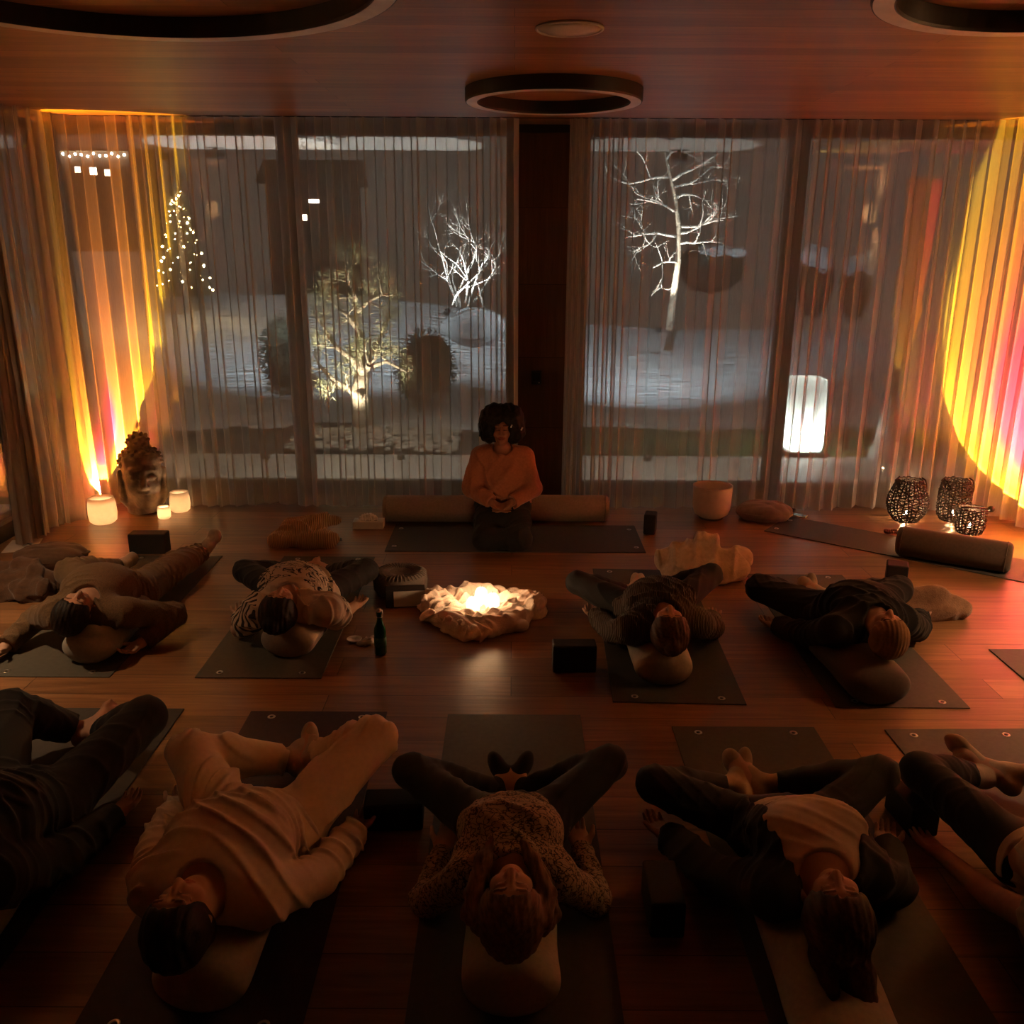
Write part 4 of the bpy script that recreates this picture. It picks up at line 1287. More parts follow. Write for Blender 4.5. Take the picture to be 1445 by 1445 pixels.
# ---- saucer and tissues beside the bottle
c = A(500, 905) * V3(1, 1, 0)
sa = tag(obj('saucer', lathe([(1e-5, .004), (.02, .003), (.026, .002), (.040, .014), (.042, .017), (.040, .018), (.026, .008), (1e-5, .007)], c, 32), m_white), 'small round white dish on the floor left of the bottle', 'dish')
c = A(518, 910) * V3(1, 1, 0)
blob('tissue', [(c + V3(-.03, -.01, .012), c + V3(.02, .0, .016), .015, .018, .01), (c + V3(.0, .02, .02), c + V3(.035, .03, .03), .015, .012, .008), (c + V3(-.02, .01, .015), c + V3(-.045, -.005, .008), .012, .01, .008)], m_paper,
     'crumpled white tissue lying behind the bottle', 'tissue', 91, 90, .004, .004)
# ---- tissue box
c = A(519, 747) * V3(1, 1, 0) + V3(0, .06, 0)
tbx = empty('tissue_box', c, 'flat tissue box with a tissue sticking out, beside the left taupe bolster', 'tissue box')
obj('carton', box(c + V3(0, 0, .029), (.235, .12, .058), .02, bev=.003), m_card, tbx, smooth=False)
obj('opening', box(c + V3(0, 0, .0585), (.13, .03, .002), .02), m_black, tbx, smooth=False)
blob('sheet', [(c + V3(-.055, .0, .066), c + V3(.055, .0, .068), .014, .014, .01), (c + V3(-.045, .005, .085), c + V3(.02, .0, .096), .013, .013, .01), (c + V3(.02, .0, .09), c + V3(.055, -.005, .08), .014, .012, .01)], m_paper, None, None, 92, 90, .005, .004, parent=tbx, floor=.059)
# ---- odds and ends
c = A(474, 764)
tag(obj('paper_tag', box(V3(c[0], c[1], .012), (.09, .035, .0015), .3, R=rotz(.3) @ np.array([[1, 0, 0], [0, .94, -.34], [0, .34, .94]])), m_cushgrey, smooth=False), 'small paper tag beside the camel knit blanket', 'tag')
c = A(1257, 752) * V3(1, 1, 0)
ky = empty('bracelet', c, 'small reddish-brown bead bracelet on the floor before the pear-shaped lantern', 'bracelet')
m_bead = principled('brown wooden bead', (.12, .035, .02), rough=.4)
for k in range(16):
    a = 2 * math.pi * k / 16
    obj('bead', sphere(c + V3(.045 * math.cos(a), .028 * math.sin(a), .012 + .004 * math.sin(3 * a)), .0115, 10, 8), m_bead, ky)
c = A(1126, 728) * V3(1, 1, 0)
ph = empty('phone', c, 'small white phone lying on the floor right of the grey-brown cushion', 'phone')
obj('housing', box(c + V3(0, 0, .005), (.14, .07, .009), -.6, bev=.004), m_white, ph, smooth=False)
obj('screen', box(c + V3(0, 0, .0098), (.128, .06, .001), -.6), MATS['dark screen'], ph, smooth=False)
c = A(32, 770) * V3(1, 1, 0)
tag(obj('paper_sheet', box(c + V3(0, 0, .002), (.21, .29, .003), .25), m_paper, smooth=False), 'white sheet lying on the floor at the left window', 'paper')
pth = [A(28, 740, .02), A(30, 757, .008), A(36, 766, .008), A(48, 770, .008), A(62, 771, .008)]
tag(obj('cable', tube(pth, .004, 6), m_black), 'thin black cable on the floor at the left window', 'cable')
# ================================================================== PEOPLE
def ik(a, b, l1, l2, pole):
    """middle joint of a two-bone limb, bent towards pole"""
    v = b - a; d = np.linalg.norm(v)
    if d > (l1 + l2) * .985:
        k = d / (l1 + l2) / .985; l1 *= k; l2 *= k
    x = (l1 * l1 - l2 * l2 + d * d) / (2 * d)
    h = math.sqrt(max(l1 * l1 - x * x, 1e-6))
    u = v / d; q = pole - a; q = q - u * (q @ u)
    return a + u * x + unit(q) * h

def add_torso(S, J, g, sl=1.0, belly=0, bust=0):
    F = J['F']
    S.cone(J['hipa'], J['hipb'], .098 * sl + g, .098 * sl + g, k=.04, flat=(F, .92))
    waist = J['pel'] * .45 + J['chest'] * .55
    S.cone(J['pel'], waist, .150 * sl + g, .128 * sl + g, k=.05, flat=(F, .74))
    S.cone(waist, J['chest'], .130 * sl + g, .150 * sl + g, k=.05, flat=(F, .74))
    up = J['neck'] * .52 + J['chest'] * .48
    S.cone(J['chest'], up, .150 * sl + g, .128 * sl + g, k=.05, flat=(F, .70))
    S.cone(J['sha'], J['shb'], .056 * sl + g, .056 * sl + g, k=.06)
    if bust:
        ac = unit(J['shb'] - J['sha']); c = J['chest'] * .82 + J['neck'] * .18 + F * .065
        for s in (-1, 1): S.ell(c + ac * s * .072, (ac, unit(J['neck'] - J['chest']), F), (.066 + g * .5, .068 + g * .5, .05 * bust + g * .5), k=.05)
    if belly: S.ell(waist + F * .05, (unit(J['shb'] - J['sha']), unit(J['chest'] - J['pel']), F), (.12 + g, .14 + g, .06 + belly + g), k=.06)

def add_leg(S, h, k, a, g, sl=1.0, end=1.0, cap=False):
    S.cone(h, k, .088 * sl + g, .060 * sl + g, k=.035)
    S.cone(k, k + (a - k) * .36, .056 * sl + g, .058 * sl + g, k=.03)
    S.cone(k + (a - k) * .36, k + (a - k) * end, .057 * sl + g, (.057 + (.036 - .057) * (end - .36) / .64) * sl + g, k=.02, capb=cap)

def add_arm(S, s, e, w, g, sl=1.0, end=1.0, cap=False, k=.03):
    S.cone(s, e, .052 * sl + g, .041 * sl + g, k=k)
    if end > 0:
        S.cone(e, e + (w - e) * end, .042 * sl + g, (.042 + (.028 - .042) * end) * sl + g, k=.015, capb=cap)

def add_hand(S, w, d, N, T, curl=.8, k=1.0):
    """w wrist, d pointing to the fingers, N out of the palm, T towards the thumb"""
    d = unit(d); N = unit(N - d * (N @ d)); T = unit(T - d * (T @ d) - N * (T @ N))
    offs = (.030, .010, -.010, -.028); lens = (.068, .076, .070, .055)
    for o, L in zip(offs, lens):
        kn = w + d * (.088 if abs(o) < .02 else .082) * k + T * o * k
        S.cone(w + d * .012 + T * o * .45, kn, .0165 * k, .0125 * k, k=.012)
        p = kn; ang = curl * .35; 
        for j, fr in enumerate((.42, .33, .25)):
            ang += curl * (.0, .42, .38)[j]
            q = p + (d * math.cos(ang) + N * math.sin(ang) + T * o * 1.2) * L * fr * k
            S.cone(p, q, (.0092, .0084, .0076)[j] * k, (.0084, .0076, .0064)[j] * k, k=.003)
            p = q
    r = w + d * .026 * k + T * .024 * k
    m = r + (d * .62 + T * .62 + N * .45) * .045 * k
    S.cone(w + d * .015, r, .017 * k, .016 * k, k=.012); S.cone(r, m, .0145 * k, .0105 * k, k=.008)
    S.cone(m, m + (d * .85 + T * .25 + N * .35) * .032 * k, .0102 * k, .0082 * k, k=.004)

def add_foot(S, a, toe, sole, g=0.0, toes=True):
    d = unit(toe - a); sole = unit(sole - d * (sole @ d)); L = .235
    sd = np.cross(d, sole)
    heel = a - d * .035 + sole * .042
    ball = a + d * .125 + sole * .052
    S.cone(a, heel, .036 + g, .032 + g, k=.02)
    S.cone(a, a + d * .07 + sole * .025, .036 + g, .034 + g, k=.02)
    S.cone(a + d * .05 + sole * .025, ball, .033 + g, .030 + g, k=.02, flat=(sole, .8))
    S.cone(heel, ball, .030 + g, .032 + g, k=.02, flat=(sole, .7))
    if toes and g <= 0:
        for i in range(5):
            o = (i - 2) * .0155
            t0 = ball + sd * o + d * .012
            S.cone(t0, t0 + d * (.044 - abs(i - 1) * .006), .0105, .0085, k=.005)
        S.cone(ball - sd * .03 + d * .01, ball + sd * .03 + d * .01, .016, .016, k=.012)
    else:
        S.cone(ball - sd * .022 + d * .028, ball + sd * .022 + d * .026, .021 + g, .020 + g, k=.03, flat=(sole, .75))
        S.cone(ball + d * .03, ball + d * .045, .022 + g, .018 + g, k=.02, flat=(sole, .75))

def solve(k):
    """joint centres of a person lying with the head towards the camera; k holds measured places"""
    J = {a: (A(*b) if len(b) == 3 and not isinstance(b, np.ndarray) else np.asarray(b)) for a, b in k['j'].items()}
    n = J['neck']
    v = J['pel'] - n; v[2] = 0; v = unit(v)
    pel = n + v * k.get('trunk', .50); pel[2] = k.get('pz', .125)
    J['pel'] = pel
    ac = V3(-v[1], v[0], 0); ac *= np.sign(ac @ (J['shb'] - J['sha']))
    J['hipa'] = pel - ac * .092; J['hipb'] = pel + ac * .092
    J['chest'] = n * .56 + pel * .44; J['chest'][2] = n[2] + .0
    J['F'] = unit(np.cross(ac, unit(n - pel))); J['F'] *= np.sign(J['F'][2])
    J['ac'] = ac; J['v'] = v
    for s in 'ab':
        J['el' + s] = ik(J['sh' + s], J['wr' + s], .275, .245, J['el' + s])
        # thigh keeps its length: slide the knee towards a natural distance
        h, kn = J['hip' + s], J['kn' + s]
        d = np.linalg.norm(kn - h)
        if d < .36: J['kn' + s] = h + (kn - h) / d * .38
    u = unit(J['head'] - n); J['U0'] = u
    J['head'] = n + u * max(.145, min(.17, np.linalg.norm(J['head'] - n)))
    return J

SKIN = {}
def skin(tone):
    if tone not in SKIN:
        SKIN[tone] = principled('skin %d' % len(SKIN), tone, tuple(x * .9 for x in tone), scale=30, rough=.55, attr='tint', spec=.35)
    return SKIN[tone]

def paint(o, P, U, Fd, k=1.0, lips=(.72, .42, .40), brow=(.25, .18, .15)):
    """natural colouring of the skin: lips, brows and lashes"""
    me = o.data
    n = len(me.vertices)
    co = np.empty(n * 3); me.vertices.foreach_get('co', co); co = co.reshape(-1, 3)
    c = P(0, 0, 0); Rt = np.cross(Fd, U)
    q = (co - c) / k
    r, u, f = q @ Rt, q @ U, q @ Fd
    col = np.ones((n, 4))
    face = (f > .06) & (abs(r) < .09) & (abs(u) < .13)
    lp = face & ((r / .027) ** 2 + ((u + .058) / .015) ** 2 < 1) & (f > .075)
    col[lp, :3] = lips
    br = face & (abs(abs(r) - .033) < .020) & (abs(u - .040 + 6 * (abs(r) - .033) ** 2) < .005)
    col[br, :3] = brow
    ls = face & (abs(abs(r) - .031) < .018) & (abs(u - .004) < .003)
    col[ls, :3] = brow
    a = me.color_attributes.new('tint', 'FLOAT_COLOR', 'POINT')
    a.data.foreach_set('color', col.ravel())

def hairstyle(kind, P, U, Fd, res, seed=1, J=None):
    Rt = np.cross(Fd, U); ax = (Rt, U, Fd)
    S = SDF(res)
    th = {'short': .013, 'bun': .018, 'long': .019, 'fall': .020}.get(kind, .012)
    S.ell(P(0, .026, -.016), ax, (.076 + th, .092 + th, .096 + th), k=.01)
    if kind in ('bun', 'long', 'fall'):
        S.ell(P(0, -.03, -.045), ax, (.076 + th * .7, .075, .060 + th), k=.03)
    else:
        S.ell(P(0, -.045, -.055), ax, (.060 + th, .045, .045 + th), k=.03)
    if kind == 'bun':
        S.ell(P(.0, .125, -.055), ax, (.042, .036, .042), k=.015)
    # leave the face clear
    lo, hi = P(0, 0, 0) - .2, P(0, 0, 0) + .2
    S.ell(P(0, -.035, .088), ax, (.068, .104, .075), k=.012, op='s')
    # strands
    def strand(P3):
        q = P3 - P(0, 0, 0)
        an = np.arctan2(q @ Rt, q @ U + .3)
        return .0012 * np.sin(an * 70 + 4 * np.sin((q @ Fd) * 30)) + .0012 * np.sin((q @ Rt) * 300 + 3 * np.sin((q @ U) * 25))
    S.disp(strand)
    return S

def rect_bolster(c0, d, L, W, h, mat, label, z0=MT):
    """flat-oval bolster lying lengthwise under the spine; c0 = middle of its head end"""
    d = unit(V3(d[0], d[1], 0)); s = V3(d[1], -d[0], 0)
    S = SDF(.008)
    r = W / 2
    S.cone(c0 + V3(0, 0, z0 + h / 2) + d * r * .62, c0 + V3(0, 0, z0 + h / 2) + d * (L - r * .62), r, r, k=.01, flat=(V3(0, 0, 1), h / W))
    S.cone(c0 + V3(0, 0, z0 + h / 2) + d * r * .75, c0 + V3(0, 0, z0 + h / 2) + d * (L - r * .75), r * .97, r * .97, k=.05, flat=(V3(0, 0, 1), h / W))
    b0 = c0 - .6; b1 = c0 + .9
    S.plane(c0 + d * .0, -d, b0, b1, k=.06); S.plane(c0 + d * L, d, b0, b1, k=.06)
    S.disp(folds(int(abs(c0[0] * 100)) + 3, 14, .003))
    t = empty('bolster', (c0 + d * L / 2) * V3(1, 1, 0), label, 'bolster', 'yoga bolsters')
    obj('cover', S.build(), mat, t)
    ring = []
    for x in np.linspace(0, 2 * math.pi, 72, endpoint=False):
        ex = abs(math.cos(x)) ** .55 * math.copysign(1, math.cos(x)); ey = abs(math.sin(x)) ** .7 * math.copysign(1, math.sin(x))
        ring.append(c0 + d * (L / 2 + (L / 2 - .010) * ex) + s * (W / 2 - .0005) * ey + V3(0, 0, z0 + h / 2))
    obj('piping', tube(ring, .0042, 6, True), mat, t)
    return t

def person(K):
    J = solve(K) if K.get('lying', True) else K['j']
    sl = K.get('sl', 1.0)
    base = J['pel'] * V3(1, 1, 0)
    root = empty('person', base, K['label'], 'person')
    J['root'] = root
    U = unit(J['U0']); F0 = np.asarray(K.get('face', J['F']), float)
    Fd = unit(F0 - U * (F0 @ U)); Rt = np.cross(Fd, U)
    hk = K.get('hk', .97)
    # ---- body
    S = SDF(K.get('res', .005))
    add_torso(S, J, 0, sl, K.get('belly', 0), K.get('bust', 0))
    for s in 'ab':
        add_leg(S, J['hip' + s], J['kn' + s], J['an' + s], 0, sl)
        add_arm(S, J['sh' + s], J['el' + s], J['wr' + s], 0, sl)
    hb = J['head'] - U * .05 * hk - Fd * .018
    S.cone(J['neck'] - U * .04 - Fd * .0, hb, .058 * sl, .052 * sl, k=.03)
    P = head_prims(S, J['head'], U, Fd, hk)
    for s in 'ab':
        w, e = J['wr' + s], J['el' + s]
        hd = unit(w - e) if 'hd' + s not in K else unit(np.asarray(K['hd' + s], float))
        N = np.asarray(K.get('N' + s, (0, 0, 1)), float)
        out = K.get('T' + s)
        if out is None:
            out = np.cross(hd, N) * (1 if s == 'b' else -1)
        add_hand(S, w, hd, N, np.asarray(out, float), K.get('curl', .8), .97)
    so = {}
    for s, o_ in (('a', 'b'), ('b', 'a')):
        sole = np.asarray(K['sole' + s], float) if 'sole' + s in K else (J['an' + o_] - J['an' + s])
        so[s] = sole
        add_foot(S, J['an' + s], J['to' + s], sole, 0, toes=not K.get('sock'))
    S.plane((0, 0, MT + .001), (0, 0, -1), base - V3(1.2, 1.2, .4), base + V3(1.2, 1.2, .03), k=.004)
    b = obj('body', S.build(), skin(K.get('skin', (.56, .33, .23))), root)
    paint(b, P, U, Fd, hk)
    # ---- trousers
    lg = K['legs']
    S = SDF(.0065)
    g = lg.get('g', .008)
    S.cone(J['hipa'], J['hipb'], .098 * sl + g, .098 * sl + g, k=.04, flat=(J['F'], .93))
    waist = J['pel'] * .45 + J['chest'] * .55
    S.cone(J['pel'], J['pel'] * .4 + waist * .6, .150 * sl + g, .132 * sl + g, k=.05, flat=(J['F'], .76))
    S.plane(J['pel'] * .45 + waist * .55, J['chest'] - J['pel'], base - .6, base + V3(.6, .6, .8))
    for s in 'ab': add_leg(S, J['hip' + s], J['kn' + s], J['an' + s], g, sl, lg.get('end', .9), True)
    for a_, b_, r_ in lg.get('extra', []): S.cone(a_, b_, r_, r_, k=.06)
    fa = lg.get('fold', .003)
    S.disp(cloth_folds(K['seed'] + 5, lg.get('ff', 46), fa * 1.3, 3))
    S.plane((0, 0, MT + .0005), (0, 0, -1), base - V3(1.2, 1.2, .4), base + V3(1.2, 1.2, .03), k=.004)
    obj(lg['name'], S.build(), lg['mat'], root)
    # ---- top
    tp = K['top']
    if tp:
        S = SDF(.0065)
        g = tp.get('g', .014)
        add_torso(S, J, g, sl, K.get('belly', 0), K.get('bust', 0))
        ax = unit(J['chest'] - J['pel'])
        hem = J['pel'] + ax * tp.get('hem', .02)
        S.plane(hem, -ax, base - .7, base + .9, k=.006)
        for s in 'ab':
            add_arm(S, J['sh' + s], J['el' + s], J['wr' + s], g * tp.get('sg', 1.0), sl, tp.get('sleeve', .95), True)
            if tp.get('sleeve', 1) <= 0:
                q = J['sh' + s] + (J['el' + s] - J['sh' + s]) * tp.get('short', .6)
                S.plane(q, J['el' + s] - J['sh' + s], np.minimum(J['sh' + s], J['el' + s]) - .07, np.maximum(J['sh' + s], J['el' + s]) + .07, k=.004)
        nk = J['neck'] + U * tp.get('nu', .035) + Fd * tp.get('nf', .02)
        S.ell(nk, (Rt, U, Fd), (tp.get('nw', .075), .065, .10), k=.006, op='s')
        S.disp(cloth_folds(K['seed'], tp.get('ff', 42), tp.get('fold', .005) * 1.5, 3, (J['v'] + J['ac'] * tp.get('slant', .4)) if 'v' in J else None, .8))
        S.plane((0, 0, MT + .0005), (0, 0, -1), base - V3(1.2, 1.2, .4), base + V3(1.2, 1.2, .03), k=.004)
        obj(tp['name'], S.build(), tp['mat'], root)
    # ---- open jacket: sleeves and sides only
    if 'jacket' in K:
        jk = K['jacket']; S = SDF(.0065)
        add_torso(S, J, jk['g'], sl)
        ax = unit(J['chest'] - J['pel'])
        S.plane(J['pel'] + ax * .0, -ax, base - .7, base + .9, k=.006)
        cen = J['chest'] + J['F'] * .16; cen2 = J['pel'] + J['F'] * .16; cen3 = J['neck'] + J['F'] * .12 + U * .05
        S.cone(cen2 - ax * .2, cen, .145, .15, k=.012, op='s'); S.cone(cen, cen3, .15, .13, k=.012, op='s')
        for s in 'ab': add_arm(S, J['sh' + s], J['el' + s], J['wr' + s], jk['g'] * 1.1, sl, .98, True)
        S.ell(J['neck'] + U * .05, (Rt, U, Fd), (.085, .075, .11), k=.006, op='s')
        S.disp(cloth_folds(K['seed'] + 9, 34, .005))
        S.plane((0, 0, MT + .0005), (0, 0, -1), base - V3(1.2, 1.2, .4), base + V3(1.2, 1.2, .03), k=.004)
        obj(jk['name'], S.build(), jk['mat'], root)
    # ---- socks
    if K.get('sock'):
        for s in 'ab':
            S = SDF(.0045)
            an, kn = J['an' + s], J['kn' + s]
            add_foot(S, an, J['to' + s], so[s], .0035, toes=False)
            S.cone(an, an + (kn - an) * K.get('sockup', .18), .040 * sl, .044 * sl, k=.02, capb=True)
            S.disp(folds(K['seed'] + 3, 60, .0012))
            obj('sock', S.build(), K['sock'], root)
    # ---- hair
    hs = K.get('hair')
    if hs:
        P2 = lambda r, u, f: J['head'] + (Rt * r + U * u + Fd * f) * hk
        S = hairstyle(hs, P2, U, Fd, .0045, K['seed'], J)
        for st in K.get('strands', []):
            pts = [A(*q) if not isinstance(q, np.ndarray) else q for q in st[0]]
            for i in range(len(pts) - 1): S.cone(pts[i], pts[i + 1], st[1][i], st[1][i + 1], k=.015)
        obj('hair', S.build(), K['hairmat'], root)
    if 'hat' in K:
        S = SDF(.005); ax = (Rt, U, Fd)
        S.ell(P(0, .030, -.016), ax, (.088, .098, .105), k=.01)
        S.ell(P(0, -.01, -.06), ax, (.075, .06, .055), k=.03)
        S.ell(P(0, -.045, .095), ax, (.075, .098, .07), k=.01, op='s')
        S.disp(lambda P3: .0018 * np.sin(((P3 - J['head']) @ Rt) * 330) + .006 * np.exp(-(((P3 - J['head']) @ Rt) / .012) ** 2) * -.35)
        obj('beanie', S.build(), K['hat'], root)
    return root, J, P, U, Fd, Rt

# ---- cloth
def cl(name, c1, c2=None, **kw):
    kw.setdefault('scale', 50); kw.setdefault('rough', .9); kw.setdefault('bump', .25); kw.setdefault('bscale', 260); kw.setdefault('bdist', .002); kw.setdefault('sheen', .15)
    return principled(name, c1, c2, **kw)
c_black = cl('black cloth', (.012, .0115, .0115), sheen=.05)
c_legging = cl('black legging jersey', (.010, .0095, .010), rough=.8, sheen=.05)
c_brownknit = cl('brown waffle knit', (.17, .10, .046), (.105, .06, .028), scale=55, bump=.8, bdist=.004, pattern='vein', rough=.95)
c_brownpant = cl('olive brown trousers', (.15, .095, .046))
c_white = cl('off-white cotton', (.80, .70, .58), (.74, .64, .53))
c_cream = cl('cream sweat cloth', (.78, .62, .44), (.72, .57, .40))
c_darkknit = cl('dark brown rib knit', (.085, .058, .038), (.045, .03, .02), pattern='wave', scale=38, bump=.8, bdist=.005)
c_tank = cl('ivory tank jersey', (.66, .54, .42), (.60, .49, .38))
c_rust = cl('rust knit wool', (.46, .18, .085), (.38, .145, .07), scale=70, rough=.95, sheen=.3)
c_snake = cl('snake print jersey', (.42, .32, .22), (.035, .025, .02), pattern='vein', scale=34, stretch=(1, 1.5, 1), sheen=.05)
c_sock = cl('tan wool sock', (.44, .33, .21), (.38, .28, .18))
c_socklt = cl('pale sock', (.50, .40, .30), (.44, .35, .26))
c_beanie = cl('tan knit beanie', (.33, .185, .085), (.26, .145, .065))
def hairmat(name, c): return principled(name, c, tuple(x * .45 for x in c), scale=90, rough=.62, stretch=(1, .15, 1), bump=.5, bscale=150, bdist=.003, spec=.25)
h_dark = hairmat('near-black hair', (.018, .012, .009)); h_brown = hairmat('brown hair', (.075, .036, .018)); h_gold = hairmat('dark golden hair', (.19, .092, .04))
h_chest = hairmat('chestnut hair', (.10, .042, .02))

# printed T-shirt: off-white with loose black brush strokes and stripes at one side
def tee_mat():
    m, nt = new_mat('printed T-shirt cotton')
    out = nt.n('ShaderNodeOutputMaterial'); p = nt.n('ShaderNodeBsdfPrincipled', Roughness=.9)
    tc = nt.n('ShaderNodeTexCoord')
    mp = nt.n('ShaderNodeMapping', Vector=tc.outputs['Object'], Scale=(1, 2.6, 1.2), Rotation=(0, 0, .5))
    no = nt.n('ShaderNodeTexNoise', Vector=mp.outputs[0], Scale=9.0, Detail=1.2, Distortion=2.2)
    b = nt.n('ShaderNodeMath', _operation='SUBTRACT', i0=no.outputs[0], i1=.5)
    ab = nt.n('ShaderNodeMath', _operation='ABSOLUTE', i0=b.outputs[0])
    lt = nt.n('ShaderNodeMath', _operation='LESS_THAN', i0=ab.outputs[0], i1=.036)
    sp = nt.n('ShaderNodeSeparateXYZ', Vector=tc.outputs['Object'])
    y1 = nt.n('ShaderNodeMath', _operation='GREATER_THAN', i0=sp.outputs['Y'], i1=4.55)
    y2 = nt.n('ShaderNodeMath', _operation='LESS_THAN', i0=sp.outputs['Y'], i1=4.98)
    z1 = nt.n('ShaderNodeMath', _operation='GREATER_THAN', i0=sp.outputs['Z'], i1=.20)
    a1 = nt.n('ShaderNodeMath', _operation='MULTIPLY', i0=y1.outputs[0], i1=y2.outputs[0])
    a2 = nt.n('ShaderNodeMath', _operation='MULTIPLY', i0=a1.outputs[0], i1=z1.outputs[0])
    a3 = nt.n('ShaderNodeMath', _operation='MULTIPLY', i0=a2.outputs[0], i1=lt.outputs[0])
    # stripes on the left flank
    wv = nt.n('ShaderNodeTexWave', Vector=tc.outputs['Object'], Scale=13.0, Distortion=1.5, _bands_direction='Y')
    ws = nt.n('ShaderNodeMath', _operation='GREATER_THAN', i0=wv.outputs['Fac'], i1=.62)
    xl = nt.n('ShaderNodeMath', _operation='LESS_THAN', i0=sp.outputs['X'], i1=-1.335)
    s1 = nt.n('ShaderNodeMath', _operation='MULTIPLY', i0=ws.outputs[0], i1=xl.outputs[0])
    mx = nt.n('ShaderNodeMath', _operation='MAXIMUM', i0=a3.outputs[0], i1=s1.outputs[0])
    col = nt.n('ShaderNodeMixRGB', Fac=mx.outputs[0], Color1=(.58, .49, .40, 1), Color2=(.02, .018, .018, 1))
    nt.t.links.new(col.outputs[0], p.inputs['Base Color']); nt.t.links.new(p.outputs[0], out.inputs[0])
    return m
c_tee = tee_mat()

# ---- row by the candles
rect_bolster(A(118, 925, .07) * V3(1, 1, 0), V3(.0, 1, 0), .66, .25, .165, m_bolgrey, 'grey bolster under the head of the person in brown knitwear')
rect_bolster(A(402, 922, .05) * V3(1, 1, 0), V3(.10, 1, 0), .66, .26, .17, m_bolgrey, 'grey bolster under the person in the printed T-shirt')
rect_bolster(A(940, 960, .05) * V3(1, 1, 0), V3(-.03, 1, 0), .66, .26, .17, m_bolgrey, 'pale grey bolster under the person in the dark knit')
rect_bolster(A(1248, 988, .05) * V3(1, 1, 0), V3(-.06, 1, 0), .66, .28, .17, m_boldark, 'dark bolster under the person in the tan beanie')
rect_bolster(A(272, 1425, .05) * V3(1, 1, 0), V3(.04, 1, 0), .68, .25, .175, m_bolgrey, 'pale grey bolster under the person in white at the front')
rect_bolster(A(721, 1430, .05) * V3(1, 1, 0), V3(0, 1, 0), .68, .25, .175, m_bolgrey, 'pale grey bolster under the person in the snake print top')
rect_bolster(V3(.90, 1.84, 0), V3(.03, 1, 0), .70, .25, .175, m_bolgrey, 'pale grey bolster under the person in the white tank top')

rect_bolster(V3(1.54, 1.79, 0), V3(.34, 1, 0), .68, .25, .175, m_bolgrey, 'grey bolster under the person cut off by the right edge')
rect_bolster(V3(-1.665, 1.96, 0), V3(-.11, 1, 0), .68, .25, .175, m_bolgrey, 'grey bolster under the person in black at the left edge')

person(dict(seed=1, label='person in brown knitwear lying with arms spread and one leg stretched out', sl=1.04, j=dict(
    head=(97, 868, .29), neck=(122, 850, .27), pel=(192, 805, .15), sha=(80, 866, .22), shb=(178, 864, .22),
    ela=(30, 885, .07), elb=(232, 888, .07), wra=(5, 915, .045), wrb=(198, 908, .045),
    kna=(98, 808, .16), knb=(248, 798, .12), ana=(170, 800, .07), anb=(284, 780, .085), toa=(196, 790, .07), tob=(301, 752, .24)),
    face=(.35, .25, 1), soleb=(.2, .8, -.1), solea=(.3, 1, 0), curl=.9, hda=(-.2, -1, 0), hdb=(-.35, -1, -.1), Na=(0, 0, 1), Nb=(0, 0, 1),
    legs=dict(name='trousers', mat=c_brownpant, g=.020, fold=.006, end=.95), top=dict(name='sweater', mat=c_brownknit, g=.022, fold=.005, hem=-.02, sleeve=.9), sock=c_socklt, sockup=.12, hair='short', hairmat=h_dark))
person(dict(seed=2, label='person in a white T-shirt with black brush print, dark tied-back hair', sl=1.0, trunk=.48, j=dict(
    head=(390, 862, .31), neck=(408, 846, .29), pel=(440, 800, .15), sha=(368, 860, .24), shb=(462, 860, .24),
    ela=(342, 885, .10), elb=(472, 880, .09), wra=(340, 868, .05), wrb=(500, 855, .05),
    kna=(346, 806, .17), knb=(517, 805, .18), ana=(425, 806, .06), anb=(462, 806, .06), toa=(440, 792, .07), tob=(456, 792, .07)),
    face=(.1, .15, 1), curl=.8, legs=dict(name='leggings', mat=c_legging, g=.008), top=dict(name='t_shirt', mat=c_tee, g=.020, fold=.007, hem=-.03, sleeve=0, short=.75, sg=1.6), hair='bun', hairmat=h_dark))
person(dict(seed=3, label='person in a dark brown knit, hair in a bun, lying on the pale bolster', sl=.97, j=dict(
    head=(948, 893, .31), neck=(938, 872, .29), pel=(908, 820, .15), sha=(893, 886, .24), shb=(985, 880, .24),
    ela=(862, 892, .07), elb=(1012, 888, .07), wra=(842, 870, .05), wrb=(1003, 872, .05),
    kna=(815, 822, .18), knb=(1003, 812, .2), ana=(888, 836, .06), anb=(912, 836, .06), toa=(892, 818, .09), tob=(907, 815, .09)),
    face=(.0, .25, 1), legs=dict(name='leggings', mat=c_legging, g=.009), top=dict(name='sweater', mat=c_darkknit, g=.024, fold=.006, hem=-.03, sleeve=.96), sock=c_socklt, hair='bun', hairmat=h_chest))
person(dict(seed=4, label='person in black wearing a tan beanie, lying on the dark bolster', sl=1.02, j=dict(
    head=(1258, 897, .31), neck=(1234, 878, .29), pel=(1168, 835, .15), sha=(1178, 890, .24), shb=(1272, 876, .24),
    ela=(1125, 895, .07), elb=(1298, 890, .07), wra=(1098, 884, .05), wrb=(1296, 872, .05),
    kna=(1072, 830, .17), knb=(1268, 832, .18), ana=(1140, 842, .06), anb=(1165, 842, .06), toa=(1135, 826, .10), tob=(1150, 826, .10)),
    face=(.1, .2, 1), legs=dict(name='trousers', mat=c_black, g=.016, fold=.004), top=dict(name='sweatshirt', mat=c_black, g=.024, fold=.006, hem=-.04, sleeve=.97), sock=c_socklt, hat=c_beanie))
